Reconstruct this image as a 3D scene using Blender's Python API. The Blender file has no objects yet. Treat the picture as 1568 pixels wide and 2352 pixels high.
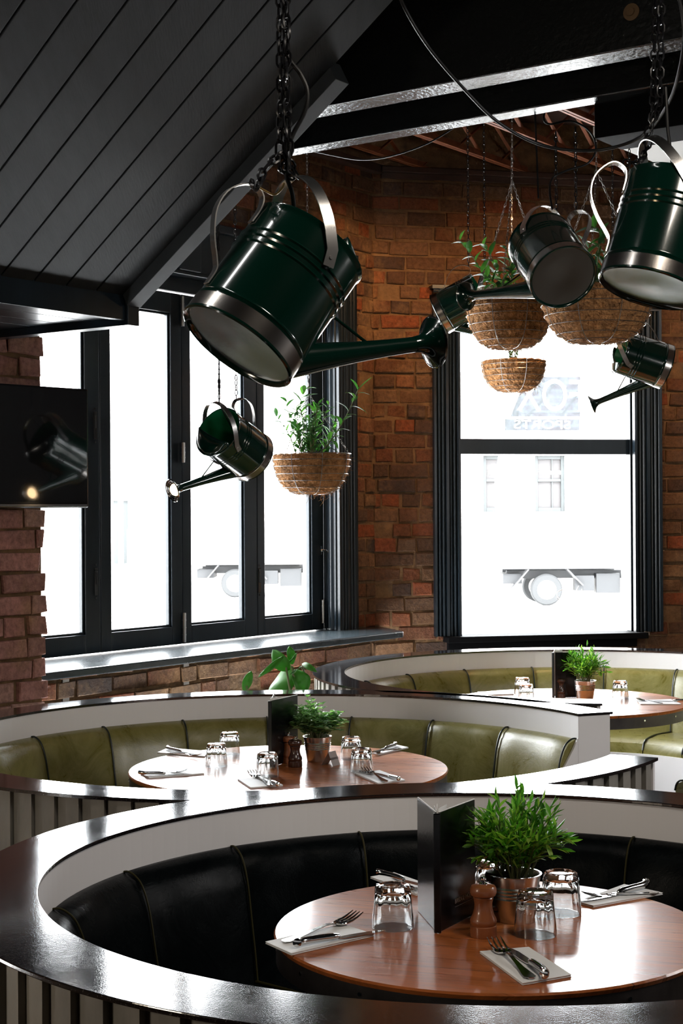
import bpy, math, random
from mathutils import Vector, Matrix
R_ = random.Random(7)
S = bpy.context.scene
COL = S.collection

# ------------------------------------------------------------------ camera, world, sun, exposure
F = 3650.0                      # focal length in pixels of the 1568 x 2352 frame
CAM = Vector((0, 0, 1.6))
_ro, _pi = 0.006, 0.0011
_r = Vector((math.cos(_ro), 0, -math.sin(_ro)))
_f = Vector((0, math.cos(_pi), math.sin(_pi)))
_u = _r.cross(_f).normalized()
_r = _f.cross(_u).normalized()
cam_d = bpy.data.cameras.new('camera')
cam_d.sensor_fit = 'VERTICAL'
cam_d.sensor_height = 36.0
cam_d.lens = F / 2352 * 36.0
cam_d.clip_end = 300
cam = bpy.data.objects.new('camera', cam_d)
COL.objects.link(cam)
cam.matrix_world = Matrix(((_r.x, _u.x, -_f.x, CAM.x), (_r.y, _u.y, -_f.y, CAM.y), (_r.z, _u.z, -_f.z, CAM.z), (0, 0, 0, 1)))
S.camera = cam
S.view_settings.view_transform = 'Standard'
S.view_settings.look = 'None'
S.view_settings.gamma = 1.0
S.view_settings.use_curve_mapping = False
S.view_settings.exposure = 0.0

SKY = 36.0
world = bpy.data.worlds.new('world')
S.world = world
world.use_nodes = True
wn = world.node_tree
wn.nodes['Background'].inputs[0].default_value = (0.93, 0.97, 1.0, 1)
wn.nodes['Background'].inputs[1].default_value = SKY

C = S.cycles
C.max_bounces = 10
C.diffuse_bounces = 4
C.glossy_bounces = 5
C.transmission_bounces = 10
C.transparent_max_bounces = 16
C.caustics_reflective = False
C.caustics_refractive = False
C.sample_clamp_indirect = 6.0
C.use_denoising = True
try:
    C.denoiser = 'OPENIMAGEDENOISE'
except Exception:
    pass


def ray(x, y):
    return (_r * ((x - 784) / F) + _u * ((1176 - y) / F) + _f)


def at(x, y, Y):
    """world point seen at photo pixel (x, y) at forward distance Y"""
    d = ray(x, y)
    return CAM + d * (Y / d.y)


def onz(x, y, z):
    """world point seen at photo pixel (x, y) on the level plane z"""
    d = ray(x, y)
    return CAM + d * ((z - CAM.z) / d.z)


def light(kind, name, loc, energy, color=(1, 1, 1), size=.1, target=None, **k):
    d = bpy.data.lights.new(name, kind)
    d.energy = energy
    d.color = color
    if kind == 'AREA':
        d.shape = 'RECTANGLE'
        d.size = size
        d.size_y = k.get('sy', size)
    elif kind == 'SUN':
        d.angle = size
    else:
        d.shadow_soft_size = size
    if kind == 'SPOT':
        d.spot_size = k.get('angle', 1.4)
        d.spot_blend = .8
    o = bpy.data.objects.new(name, d)
    COL.objects.link(o)
    o.location = loc
    if target is not None:
        o.rotation_euler = (Vector(target) - Vector(loc)).to_track_quat('-Z', 'Y').to_euler()
    return o


light('SUN', 'sun', (0, -20, 30), 9.0, (1, .97, .92), .01, target=(6, 20, 0))

# frame of the left wall: s runs back from the corner towards the camera, w into the room
UV = Vector((.581, .814, 0)).normalized()
NV = Vector((.814, -.581, 0)).normalized()
C0 = Vector((.19, 9.35, 0))
RD = Vector((.976, .216, 0)).normalized()      # direction of the right wall
RN = Vector((.216, -.976, 0)).normalized()     # its normal, into the room
RC = Vector((.186, 9.172, 0))                  # the corner of the two brick faces


def LW(s, w, z):
    return C0 - UV * s + NV * w + Vector((0, 0, z))


def RW(t, w, z):
    return RC + RD * t + RN * w + Vector((0, 0, z))


WARM = (1.0, .56, .25)
# warm ceiling spots of the room, off the picture or up among the joists
light('SPOT', 'ceiling_spot', RW(.75, 1.25, 3.3), 60, WARM, .05, target=RW(.75, 0, 2.1), angle=1.9)
light('SPOT', 'ceiling_spot', RW(-.1, .9, 3.3), 30, WARM, .05, target=RW(-.1, 0, 2.3), angle=1.9)
light('SPOT', 'ceiling_spot', RW(2.0, 1.3, 3.2), 34, WARM, .05, target=RW(2.0, 0, 1.9), angle=1.8)
light('AREA', 'overhead_fill', (1.1, 2.3, 3.32), 31, (1, .90, .78), .6, target=(.7, 3.2, .8), sy=.5)  # added fill above the nearest table, no real fixture

light('AREA', 'side_fill', (-2.7, 1.5, 1.7), 20, (1, .86, .68), .5, target=(-1.0, 3.2, .5), sy=.5)  # added fill from the left to lift the dark booth slats
light('AREA', 'side_fill', (2.9, 3.7, 1.9), 26, (1, .97, .95), .5, target=(1.0, 5.1, .6), sy=.5)  # added fill from the right for the middle booth's end and slats
light('AREA', 'ceiling_strip_lamp', (-.78, 3.05, 3.0), 5, (1, .98, .95), .07, target=(-.55, 3.06, 2.2), sy=.9)

# ------------------------------------------------------------------ materials
def mat(name, col=(.5, .5, .5), rough=.5, metal=0.0, coat=0.0, spec=.5, ior=1.5, trans=0.0, noise=None, bump=None, emit=None, sub=0.0):
    """principled material; noise=(scale, dark factor, light factor), bump=(scale, strength, distance)"""
    m = bpy.data.materials.new(name)
    m.use_nodes = True
    nt = m.node_tree
    b = nt.nodes['Principled BSDF']
    b.inputs['Base Color'].default_value = (*col, 1)
    b.inputs['Roughness'].default_value = rough
    b.inputs['Metallic'].default_value = metal
    b.inputs['IOR'].default_value = ior
    b.inputs['Specular IOR Level'].default_value = spec
    b.inputs['Coat Weight'].default_value = coat
    b.inputs['Coat Roughness'].default_value = .08
    b.inputs['Transmission Weight'].default_value = trans
    if sub:
        b.inputs['Subsurface Weight'].default_value = sub
    if emit:
        b.inputs['Emission Color'].default_value = (*emit[0], 1)
        b.inputs['Emission Strength'].default_value = emit[1]
    if noise or bump:
        tc = N(nt, 'ShaderNodeTexCoord')
    if noise:
        t = N(nt, 'ShaderNodeTexNoise', Scale=noise[0], Detail=6, Roughness=.65)
        mp = N(nt, 'ShaderNodeMapping')
        if len(noise) > 3:
            mp.inputs['Scale'].default_value = noise[3]
        nt.links.new(tc.outputs['Object'], mp.inputs['Vector'])
        nt.links.new(mp.outputs[0], t.inputs['Vector'])
        r = ramp(nt, [(.3, tuple(c * noise[1] for c in col)), (.7, tuple(min(1, c * noise[2]) for c in col))])
        nt.links.new(t.outputs['Fac'], r.inputs[0])
        nt.links.new(r.outputs[0], b.inputs['Base Color'])
    if bump:
        t2 = N(nt, 'ShaderNodeTexNoise', Scale=bump[0], Detail=5)
        mp2 = N(nt, 'ShaderNodeMapping')
        if len(bump) > 3:
            mp2.inputs['Scale'].default_value = bump[3]
        nt.links.new(tc.outputs['Object'], mp2.inputs['Vector'])
        nt.links.new(mp2.outputs[0], t2.inputs['Vector'])
        bp = N(nt, 'ShaderNodeBump', Strength=bump[1], Distance=bump[2])
        nt.links.new(t2.outputs['Fac'], bp.inputs['Height'])
        nt.links.new(bp.outputs[0], b.inputs['Normal'])
    return m


def N(nt, kind, **inp):
    n = nt.nodes.new(kind)
    for k, v in inp.items():
        n.inputs[k].default_value = v
    return n


def ramp(nt, stops, interp='LINEAR'):
    r = nt.nodes.new('ShaderNodeValToRGB')
    cr = r.color_ramp
    cr.interpolation = interp
    while len(cr.elements) < len(stops):
        cr.elements.new(.5)
    for e, (p, c) in zip(cr.elements, stops):
        e.position = p
        e.color = (*c, 1) if len(c) == 3 else c
    return r


def mixcol(nt, fac, a, b, mode='MIX'):
    n = nt.nodes.new('ShaderNodeMix')
    n.data_type = 'RGBA'
    n.blend_type = mode
    for s, v in ((n.inputs[0], fac), (n.inputs[6], a), (n.inputs[7], b)):
        if isinstance(v, (int, float)):
            s.default_value = v
        elif isinstance(v, tuple):
            s.default_value = (*v, 1)
        else:
            nt.links.new(v, s)
    return n.outputs[2]


def brick_mat(name, stops, stain=.5):
    m = bpy.data.materials.new(name)
    m.use_nodes = True
    nt = m.node_tree
    b = nt.nodes['Principled BSDF']
    b.inputs['Roughness'].default_value = .85
    b.inputs['Specular IOR Level'].default_value = .25
    g = N(nt, 'ShaderNodeNewGeometry')
    r = ramp(nt, stops)
    nt.links.new(g.outputs['Random Per Island'], r.inputs[0])
    tc = N(nt, 'ShaderNodeTexCoord')
    n1 = N(nt, 'ShaderNodeTexNoise', Scale=9.0, Detail=8, Roughness=.7)
    n2 = N(nt, 'ShaderNodeTexNoise', Scale=46.0, Detail=6, Roughness=.7)
    n3 = N(nt, 'ShaderNodeTexNoise', Scale=2.1, Detail=5, Roughness=.65)
    for n in (n1, n2, n3):
        nt.links.new(tc.outputs['Object'], n.inputs['Vector'])
    f1 = ramp(nt, [(.36, (0, 0, 0)), (.64, (1, 1, 1))])
    nt.links.new(n1.outputs['Fac'], f1.inputs[0])
    dark = mixcol(nt, stain, r.outputs[0], (.10, .045, .02))
    c = mixcol(nt, f1.outputs[0], dark, r.outputs[0])
    # chalky mortar smears
    f2 = ramp(nt, [(.55, (0, 0, 0)), (.72, (.62, .62, .62))])
    nt.links.new(n3.outputs['Fac'], f2.inputs[0])
    c = mixcol(nt, f2.outputs[0], c, (.36, .21, .10))
    f3 = ramp(nt, [(.3, (.55, .55, .55)), (.62, (1.15, 1.15, 1.15))])
    nt.links.new(n2.outputs['Fac'], f3.inputs[0])
    c = mixcol(nt, 1.0, c, f3.outputs[0], 'MULTIPLY')
    nt.links.new(c, b.inputs['Base Color'])
    bp = N(nt, 'ShaderNodeBump', Strength=.9, Distance=.012)
    ad = N(nt, 'ShaderNodeMath')
    ad.operation = 'ADD'
    nt.links.new(n1.outputs['Fac'], ad.inputs[0])
    nt.links.new(n2.outputs['Fac'], ad.inputs[1])
    nt.links.new(ad.outputs[0], bp.inputs['Height'])
    nt.links.new(bp.outputs[0], b.inputs['Normal'])
    return m


def plank_mat(name, cols, width, rough, gap=.02, coat=0.0, grain=.5, ang=0.0):
    """boards along local x, 'width' wide in local y, with dark joints"""
    m = bpy.data.materials.new(name)
    m.use_nodes = True
    nt = m.node_tree
    b = nt.nodes['Principled BSDF']
    b.inputs['Coat Weight'].default_value = coat
    b.inputs['Specular IOR Level'].default_value = .15
    b.inputs['Coat Roughness'].default_value = .13
    tc = N(nt, 'ShaderNodeTexCoord')
    mp = N(nt, 'ShaderNodeMapping')
    mp.inputs['Rotation'].default_value = (0, 0, ang)
    nt.links.new(tc.outputs['Object'], mp.inputs['Vector'])
    sx = N(nt, 'ShaderNodeSeparateXYZ')
    nt.links.new(mp.outputs[0], sx.inputs[0])
    dv = N(nt, 'ShaderNodeMath')
    dv.operation = 'DIVIDE'
    dv.inputs[1].default_value = width
    nt.links.new(sx.outputs['Y'], dv.inputs[0])
    fl = N(nt, 'ShaderNodeMath')
    fl.operation = 'FLOOR'
    nt.links.new(dv.outputs[0], fl.inputs[0])
    fr = N(nt, 'ShaderNodeMath')
    fr.operation = 'FRACT'
    nt.links.new(dv.outputs[0], fr.inputs[0])
    wn_ = N(nt, 'ShaderNodeTexWhiteNoise')
    wn_.noise_dimensions = '1D'
    nt.links.new(fl.outputs[0], wn_.inputs['W'])
    base = ramp(nt, [(0, cols[0]), (.5, cols[1]), (1, cols[2])])
    nt.links.new(wn_.outputs['Value'], base.inputs[0])
    mp2 = N(nt, 'ShaderNodeMapping')
    mp2.inputs['Scale'].default_value = (1.2, 16, 1)
    nt.links.new(mp.outputs[0], mp2.inputs['Vector'])
    off = N(nt, 'ShaderNodeVectorMath')
    off.operation = 'ADD'
    nt.links.new(mp2.outputs[0], off.inputs[0])
    nt.links.new(wn_.outputs['Color'], off.inputs[1])
    ns = N(nt, 'ShaderNodeTexNoise', Scale=4.0, Detail=9, Roughness=.7, Distortion=1.2)
    nt.links.new(off.outputs[0], ns.inputs['Vector'])
    gr = ramp(nt, [(.3, (1 - grain,) * 3), (.7, (1.0 + grain * .4,) * 3)])
    nt.links.new(ns.outputs['Fac'], gr.inputs[0])
    c = mixcol(nt, 1.0, base.outputs[0], gr.outputs[0], 'MULTIPLY')
    gp = ramp(nt, [(0, (1, 1, 1)), (gap, (0, 0, 0)), (1 - gap, (0, 0, 0)), (1, (1, 1, 1))])
    nt.links.new(fr.outputs[0], gp.inputs[0])
    c = mixcol(nt, gp.outputs[0], c, (.012, .007, .004))
    nt.links.new(c, b.inputs['Base Color'])
    rr = ramp(nt, [(.3, (rough * .8,) * 3), (.7, (min(1, rough * 1.3),) * 3)])
    nt.links.new(ns.outputs['Fac'], rr.inputs[0])
    nt.links.new(rr.outputs[0], b.inputs['Roughness'])
    bp = N(nt, 'ShaderNodeBump', Strength=.25, Distance=.002)
    nt.links.new(ns.outputs['Fac'], bp.inputs['Height'])
    nt.links.new(bp.outputs[0], b.inputs['Normal'])
    return m


def leaf_mat(name, stops, rough=.38, tr=.35):
    m = bpy.data.materials.new(name)
    m.use_nodes = True
    nt = m.node_tree
    b = nt.nodes['Principled BSDF']
    g = N(nt, 'ShaderNodeNewGeometry')
    r = ramp(nt, stops)
    nt.links.new(g.outputs['Random Per Island'], r.inputs[0])
    nt.links.new(r.outputs[0], b.inputs['Base Color'])
    b.inputs['Roughness'].default_value = rough
    t = N(nt, 'ShaderNodeBsdfTranslucent')
    tcol = mixcol(nt, 1.0, r.outputs[0], (1.5, 1.9, .8), 'MULTIPLY')
    nt.links.new(tcol, t.inputs['Color'])
    ms = N(nt, 'ShaderNodeMixShader', Fac=tr)
    nt.links.new(b.outputs[0], ms.inputs[1])
    nt.links.new(t.outputs[0], ms.inputs[2])
    nt.links.new(ms.outputs[0], nt.nodes['Material Output'].inputs['Surface'])
    return m


def pane_mat(name, tint=(1, 1, 1), gloss=.09):
    m = bpy.data.materials.new(name)
    m.use_nodes = True
    nt = m.node_tree
    nt.nodes.remove(nt.nodes['Principled BSDF'])
    t = N(nt, 'ShaderNodeBsdfTransparent', Color=(*tint, 1))
    g = N(nt, 'ShaderNodeBsdfGlossy', Roughness=.02)
    ms = N(nt, 'ShaderNodeMixShader', Fac=gloss)
    nt.links.new(t.outputs[0], ms.inputs[1])
    nt.links.new(g.outputs[0], ms.inputs[2])
    nt.links.new(ms.outputs[0], nt.nodes['Material Output'].inputs['Surface'])
    return m


def glass_mat(name):
    m = bpy.data.materials.new(name)
    m.use_nodes = True
    nt = m.node_tree
    nt.nodes.remove(nt.nodes['Principled BSDF'])
    g = N(nt, 'ShaderNodeBsdfGlass', IOR=1.48, Roughness=.0, Color=(.97, .98, .98, 1))
    nt.links.new(g.outputs[0], nt.nodes['Material Output'].inputs['Surface'])
    return m


def rim_mat(name):
    m = mat(name, (.010, .009, .009), .14, coat=.6)
    nt = m.node_tree
    b = nt.nodes['Principled BSDF']
    tc = N(nt, 'ShaderNodeTexCoord')
    n1 = N(nt, 'ShaderNodeTexNoise', Scale=5.0, Detail=9, Roughness=.75)
    n2 = N(nt, 'ShaderNodeTexNoise', Scale=320.0, Detail=3, Roughness=.6)
    for n in (n1, n2):
        nt.links.new(tc.outputs['Object'], n.inputs['Vector'])
    r1 = ramp(nt, [(.40, (.05,) * 3), (.75, (.15,) * 3)])
    nt.links.new(n1.outputs['Fac'], r1.inputs[0])
    nt.links.new(r1.outputs[0], b.inputs['Roughness'])
    sp = ramp(nt, [(.60, (.010, .008, .009)), (.68, (.10, .09, .085))])
    nt.links.new(n2.outputs['Fac'], sp.inputs[0])
    nt.links.new(sp.outputs[0], b.inputs['Base Color'])
    bp = N(nt, 'ShaderNodeBump', Strength=.12, Distance=.0008)
    nt.links.new(n2.outputs['Fac'], bp.inputs['Height'])
    nt.links.new(bp.outputs[0], b.inputs['Normal'])
    return m


def leather_mat(name, c1, c2, rough=.33, coat=.25, spec=.5):
    m = mat(name, c1, rough, coat=coat, spec=spec)
    nt = m.node_tree
    b = nt.nodes['Principled BSDF']
    b.inputs['Coat Roughness'].default_value = .25
    tc = N(nt, 'ShaderNodeTexCoord')
    n1 = N(nt, 'ShaderNodeTexNoise', Scale=6.0, Detail=10, Roughness=.75, Distortion=2.0)
    n2 = N(nt, 'ShaderNodeTexVoronoi', Scale=230.0)
    nt.links.new(tc.outputs['Object'], n1.inputs['Vector'])
    nt.links.new(tc.outputs['Object'], n2.inputs['Vector'])
    r = ramp(nt, [(.35, c1), (.68, c2)])
    nt.links.new(n1.outputs['Fac'], r.inputs[0])
    nt.links.new(r.outputs[0], b.inputs['Base Color'])
    rr = ramp(nt, [(.35, (rough * .85,) * 3), (.7, (rough * 1.25,) * 3)])
    nt.links.new(n1.outputs['Fac'], rr.inputs[0])
    nt.links.new(rr.outputs[0], b.inputs['Roughness'])
    bp = N(nt, 'ShaderNodeBump', Strength=.12, Distance=.001)
    nt.links.new(n2.outputs['Distance'], bp.inputs['Height'])
    bp2 = N(nt, 'ShaderNodeBump', Strength=.25, Distance=.006)
    nt.links.new(n1.outputs['Fac'], bp2.inputs['Height'])
    nt.links.new(bp.outputs[0], bp2.inputs['Normal'])
    nt.links.new(bp2.outputs[0], b.inputs['Normal'])
    return m


OB = [(0, (.17, .060, .026)), (.14, (.11, .052, .024)), (.28, (.25, .062, .022)), (.42, (.075, .038, .022)), (.56, (.15, .075, .036)),
      (.70, (.045, .030, .025)), (.84, (.19, .10, .05)), (1, (.10, .050, .026))]
PB = [(0, (.36, .17, .14)), (.3, (.48, .23, .19)), (.55, (.33, .16, .13)), (.75, (.55, .33, .27)), (1, (.42, .21, .18))]
M_ = {}
M_['brick'] = brick_mat('old_orange_brick', OB)
M_['brick_red'] = brick_mat('old_red_brick', PB, .35)
M_['mortar'] = mat('sandy_mortar', (.16, .088, .038), .95, noise=(14, .45, 1.25), bump=(40, .9, .01))
M_['frame'] = mat('blue_black_paint', (.006, .0105, .015), .28, spec=.35, noise=(5, .6, 1.5, (1, 1, .2)), bump=(60, .12, .002, (1, 1, .1)))
M_['black'] = mat('black_paint', (.003, .003, .0035), .7, spec=.05, bump=(30, .2, .003))
M_['beam'] = mat('gloss_black_beam_paint', (.008, .009, .009), .24, bump=(55, .7, .004, (1, 1, 1)))
M_['board'] = mat('charcoal_stained_board', (.0068, .0082, .0094), .62, spec=.2, noise=(3, .55, 1.5, (9, 1.2, 1.2)), bump=(20, .35, .002, (10, 1, 1)))
M_['board_edge'] = mat('grey_stained_edge_board', (.020, .023, .025), .6, spec=.2, noise=(4, .7, 1.3))
M_['sill'] = mat('grey_painted_sill', (.020, .028, .033), .26, noise=(6, .7, 1.4), bump=(60, .3, .002))
M_['white'] = mat('white_paint', (.86, .84, .84), .45, bump=(60, .10, .001, (1, 1, 9)))
M_['slat'] = mat('worn_grey_white_paint', (.23, .215, .19), .5, noise=(7, .72, 1.2, (1, 1, .35)), bump=(25, .4, .002, (1, 1, .2)))
M_['rim'] = rim_mat('speckled_dark_laminate')
M_['olive'] = leather_mat('olive_leather', (.15, .132, .026), (.27, .245, .085), .30)
M_['dark_leather'] = leather_mat('black_green_leather', (.0015, .0022, .0026), (.003, .0045, .005), .26, 0.0, .06)
M_['pipe'] = mat('dark_piping', (.008, .014, .012), .35)
M_['pipe_olive'] = mat('olive_piping', (.035, .030, .008), .5, spec=.2)
M_['table'] = plank_mat('varnished_timber', ((.38, .105, .026), (.48, .145, .038), (.56, .20, .060)), .15, .30, .012, coat=.32, grain=.5, ang=.30)
M_['band'] = mat('dark_metal_band', (.045, .038, .036), .42, metal=.6, noise=(9, .6, 1.5))
M_['steel'] = mat('polished_steel', (.62, .62, .62), .12, metal=1)
M_['tinsteel'] = mat('brushed_steel', (.68, .67, .66), .27, metal=1, bump=(80, .15, .001, (1, 1, .05)))
M_['wire'] = mat('galvanised_wire', (.36, .35, .34), .35, metal=1)
M_['chain'] = mat('black_steel_chain', (.005, .005, .006), .30, spec=.25)
M_['cable'] = mat('black_rubber_cable', (.006, .006, .006), .4, spec=.25)
M_['green'] = mat('dark_green_enamel', (.0010, .0165, .0105), .15, coat=.8, spec=.5)
M_['copper'] = mat('dull_copper_band', (.52, .48, .45), .22, metal=1)
M_['lit_inside'] = mat('lit_inside_green', (.010, .17, .065), .3)  # light inside the cans, painted in as a brighter green than the enamel
M_['underside'] = mat('dull_steel_underside', (.38, .42, .40), .22, metal=1, bump=(9, .15, .01))
M_['bulb'] = mat('warm_lamp_glass', (1, .8, .5), .4, emit=((1, .68, .36), 16.0))
M_['coir'] = mat('brown_coir_fibre', (.56, .27, .10), .95, noise=(30, .45, 1.35), bump=(60, 1.0, .05))
M_['soil'] = mat('dark_soil_with_bark', (.03, .02, .013), .95, noise=(60, .5, 2.6), bump=(60, 1, .02))
M_['leaf_dk'] = leaf_mat('glossy_green_leaf', [(0, (.02, .075, .025)), (.5, (.045, .14, .04)), (1, (.10, .25, .06))])
M_['leaf_lt'] = leaf_mat('bright_green_leaf', [(0, (.03, .12, .015)), (.55, (.10, .30, .03)), (1, (.36, .52, .10))])
M_['leaf_rd'] = leaf_mat('grey_green_round_leaf', [(0, (.05, .13, .05)), (.45, (.15, .30, .13)), (1, (.50, .66, .42))])
M_['leaf_bg'] = leaf_mat('broad_green_leaf', [(0, (.035, .14, .015)), (1, (.06, .20, .025))], .45, .3)
M_['stem'] = mat('green_brown_stem', (.12, .13, .05), .6)
M_['glass'] = glass_mat('clear_tumbler_glass')
M_['pane'] = pane_mat('window_glass')
M_['paper'] = mat('white_paper', (.82, .81, .80), .7)
M_['menu'] = mat('black_menu_board', (.004, .004, .005), .22, spec=.35, bump=(120, .15, .001))
M_['print'] = mat('pale_print', (.55, .52, .50), .6)
M_['mill'] = mat('turned_beech_wood', (.26, .085, .030), .35, coat=.4, noise=(8, .75, 1.25, (1, 1, .3)))
M_['mill_dark'] = mat('turned_dark_wood', (.045, .014, .008), .28, coat=.6, noise=(8, .7, 1.3))
M_['tv'] = mat('gloss_black_screen', (.004, .004, .005), .04, coat=1.0)
M_['tv_case'] = mat('gloss_black_plastic', (.008, .008, .009), .12)
M_['concrete'] = mat('pale_concrete', (.62, .61, .59), .85, noise=(3, .85, 1.1))
M_['whitebrick'] = mat('white_painted_brick', (.72, .70, .68), .8)
M_['floor'] = plank_mat('dark_floor_boards', ((.05, .03, .02), (.07, .042, .028), (.09, .055, .035)), .14, .35, .02)
M_['rust'] = mat('rust_red_steel', (.22, .065, .022), .6, noise=(12, .6, 1.3))
M_['rustbrown'] = mat('brown_ceiling_boards', (.04, .016, .008), .8, noise=(5, .5, 1.5, (1, .4, 1)))
M_['plaster'] = mat('pale_grey_plaster', (.42, .41, .39), .8)
M_['soot'] = mat('dark_room_plaster', (.05, .045, .042), .8)


# ------------------------------------------------------------------ mesh helpers
class MB:
    def __init__(s):
        s.v, s.f, s.sm = [], [], []

    def add(s, vs, fs, smooth=False):
        o = len(s.v)
        s.v += [Vector(v) for v in vs]
        s.f += [tuple(i + o for i in f) for f in fs]
        s.sm += [smooth] * len(fs)
        return s

    def box(s, c, size, ax=None):
        """box centred at c; ax = three axes or None"""
        c = Vector(c)
        a = ax or (Vector((1, 0, 0)), Vector((0, 1, 0)), Vector((0, 0, 1)))
        h = [x / 2 for x in size]
        vs = [c + a[0] * (h[0] * i) + a[1] * (h[1] * j) + a[2] * (h[2] * k) for i in (-1, 1) for j in (-1, 1) for k in (-1, 1)]
        fs = [(0, 1, 3, 2), (4, 6, 7, 5), (0, 4, 5, 1), (2, 3, 7, 6), (0, 2, 6, 4), (1, 5, 7, 3)]
        if a[0].cross(a[1]).dot(a[2]) < 0:
            fs = [f[::-1] for f in fs]
        return s.add(vs, fs)

    def hexa(s, p):
        """eight corners: four below in order, four above in the same order"""
        return s.add(p, [(3, 2, 1, 0), (4, 5, 6, 7), (0, 1, 5, 4), (1, 2, 6, 5), (2, 3, 7, 6), (3, 0, 4, 7)])

    def tube(s, pts, r, n=8, caps=True, closed=False):
        pts = [Vector(p) for p in pts]
        m = len(pts)
        rs = r if isinstance(r, (list, tuple)) else [r] * m
        prev = None
        rings = []
        for i, p in enumerate(pts):
            if closed:
                t = pts[(i + 1) % m] - pts[i - 1]
            else:
                t = pts[min(i + 1, m - 1)] - pts[max(i - 1, 0)]
            t.normalize()
            if prev is None:
                a = Vector((0, 0, 1)) if abs(t.z) < .9 else Vector((1, 0, 0))
                nrm = t.cross(a).normalized()
            else:
                nrm = (prev - t * prev.dot(t)).normalized()
            prev = nrm
            bn = t.cross(nrm)
            rings.append([p + (nrm * math.cos(2 * math.pi * k / n) + bn * math.sin(2 * math.pi * k / n)) * rs[i] for k in range(n)])
        vs = [v for g in rings for v in g]
        fs = []
        for i in range(m if closed else m - 1):
            j = (i + 1) % m
            for k in range(n):
                fs.append((i * n + k, i * n + (k + 1) % n, j * n + (k + 1) % n, j * n + k))
        s.add(vs, fs, True)
        if caps and not closed:
            o = len(s.v) - m * n
            s.f += [tuple(o + k for k in range(n))[::-1], tuple(o + (m - 1) * n + k for k in range(n))]
            s.sm += [False, False]
        return s

    def lathe(s, prof, n=32, c=(0, 0, 0), smooth=True, cap0=True, cap1=True, M=None, rf=None):
        """prof = [(r, z)...]; rf(angle, r, z) may reshape the radius"""
        c = Vector(c)
        vs = []
        for r, z in prof:
            for k in range(n):
                a = 2 * math.pi * k / n
                rr = rf(a, r, z) if rf else r
                v = Vector((rr * math.cos(a), rr * math.sin(a), z))
                vs.append(c + (M @ v if M else v))
        fs = []
        for i in range(len(prof) - 1):
            for k in range(n):
                fs.append((i * n + k, i * n + (k + 1) % n, (i + 1) * n + (k + 1) % n, (i + 1) * n + k))
        s.add(vs, fs, smooth)
        o = len(s.v) - len(vs)
        if cap0:
            s.f.append(tuple(o + k for k in range(n))[::-1]); s.sm.append(False)
        if cap1:
            s.f.append(tuple(o + (len(prof) - 1) * n + k for k in range(n))); s.sm.append(False)
        return s

    def ring(s, c, prof, a0, a1, n, smooth=True, ends=True, flat=()):
        """closed profile [(r, z)...] swept about c from angle a0 to a1 (radians)"""
        c = Vector(c)
        full = abs(a1 - a0 - 2 * math.pi) < 1e-6
        m = len(prof)
        steps = n if full else n + 1
        vs = []
        for i in range(steps):
            a = a0 + (a1 - a0) * i / n
            for r, z in prof:
                vs.append(c + Vector((r * math.cos(a), r * math.sin(a), z)))
        fs = []
        for i in range(n):
            j = (i + 1) % steps
            for k in range(m):
                fs.append((i * m + k, j * m + k, j * m + (k + 1) % m, i * m + (k + 1) % m))
        s.add(vs, fs, smooth)
        if ends and not full:
            o = len(s.v) - len(vs)
            s.f += [tuple(o + k for k in range(m)), tuple(o + n * m + k for k in range(m))[::-1]]
            s.sm += [False, False]
        return s

    def prism(s, poly, z0, z1):
        n = len(poly)
        vs = [Vector((p[0], p[1], z0)) for p in poly] + [Vector((p[0], p[1], z1)) for p in poly]
        fs = [tuple(range(n))[::-1], tuple(range(n, 2 * n))] + [(i, (i + 1) % n, n + (i + 1) % n, n + i) for i in range(n)]
        return s.add(vs, fs)

    def build(s, name, m, parent=None, local=False, bevel=0, solid=0, sub=0, auto=None):
        inv = None
        if parent is not None and not local:
            inv = wm(parent).inverted()
        vs = [(inv @ v) if inv else v for v in s.v]
        me = bpy.data.meshes.new(name)
        me.from_pydata([tuple(v) for v in vs], [], s.f)
        me.polygons.foreach_set('use_smooth', s.sm)
        me.update()
        if any(s.sm):
            me.set_sharp_from_angle(angle=math.radians(38))
        me.materials.append(m)
        me.update()
        o = bpy.data.objects.new(name, me)
        COL.objects.link(o)
        if parent is not None:
            o.parent = parent
        if solid:
            md = o.modifiers.new('thickness', 'SOLIDIFY')
            md.thickness = solid
            md.offset = 0
        if bevel:
            md = o.modifiers.new('bevel', 'BEVEL')
            md.width = bevel
            md.segments = 2
            md.limit_method = 'ANGLE'
        if sub:
            md = o.modifiers.new('subdivision', 'SUBSURF')
            md.levels = sub
            md.render_levels = sub
        return o


def wm(o):
    m = o.matrix_basis.copy()
    return wm(o.parent) @ m if o.parent else m


def tag(o, label=None, cat=None, group=None, kind=None):
    for k, v in (('label', label), ('category', cat), ('group', group), ('kind', kind)):
        if v:
            o[k] = v
    return o


def thing(name, label, cat, loc=(0, 0, 0), group=None, mtx=None, kind=None):
    o = bpy.data.objects.new(name, None)
    o.empty_display_size = .1
    COL.objects.link(o)
    if mtx is not None:
        o.matrix_basis = mtx
    else:
        o.location = loc
        o.matrix_basis = Matrix.Translation(Vector(loc))
    return tag(o, label, cat, group, kind)


def copy_tree(o, parent=None, top=True):
    c = o.copy()
    COL.objects.link(c)
    c.parent = parent
    for ch in list(o.children):
        copy_tree(ch, c, False)
    return c


def struct(name, mb, m, **k):
    o = mb.build(name, m, **k)
    o['kind'] = 'structure'
    return o


def sgroup(name):
    o = bpy.data.objects.new(name, None)
    COL.objects.link(o)
    o['kind'] = 'structure'
    return o


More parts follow.
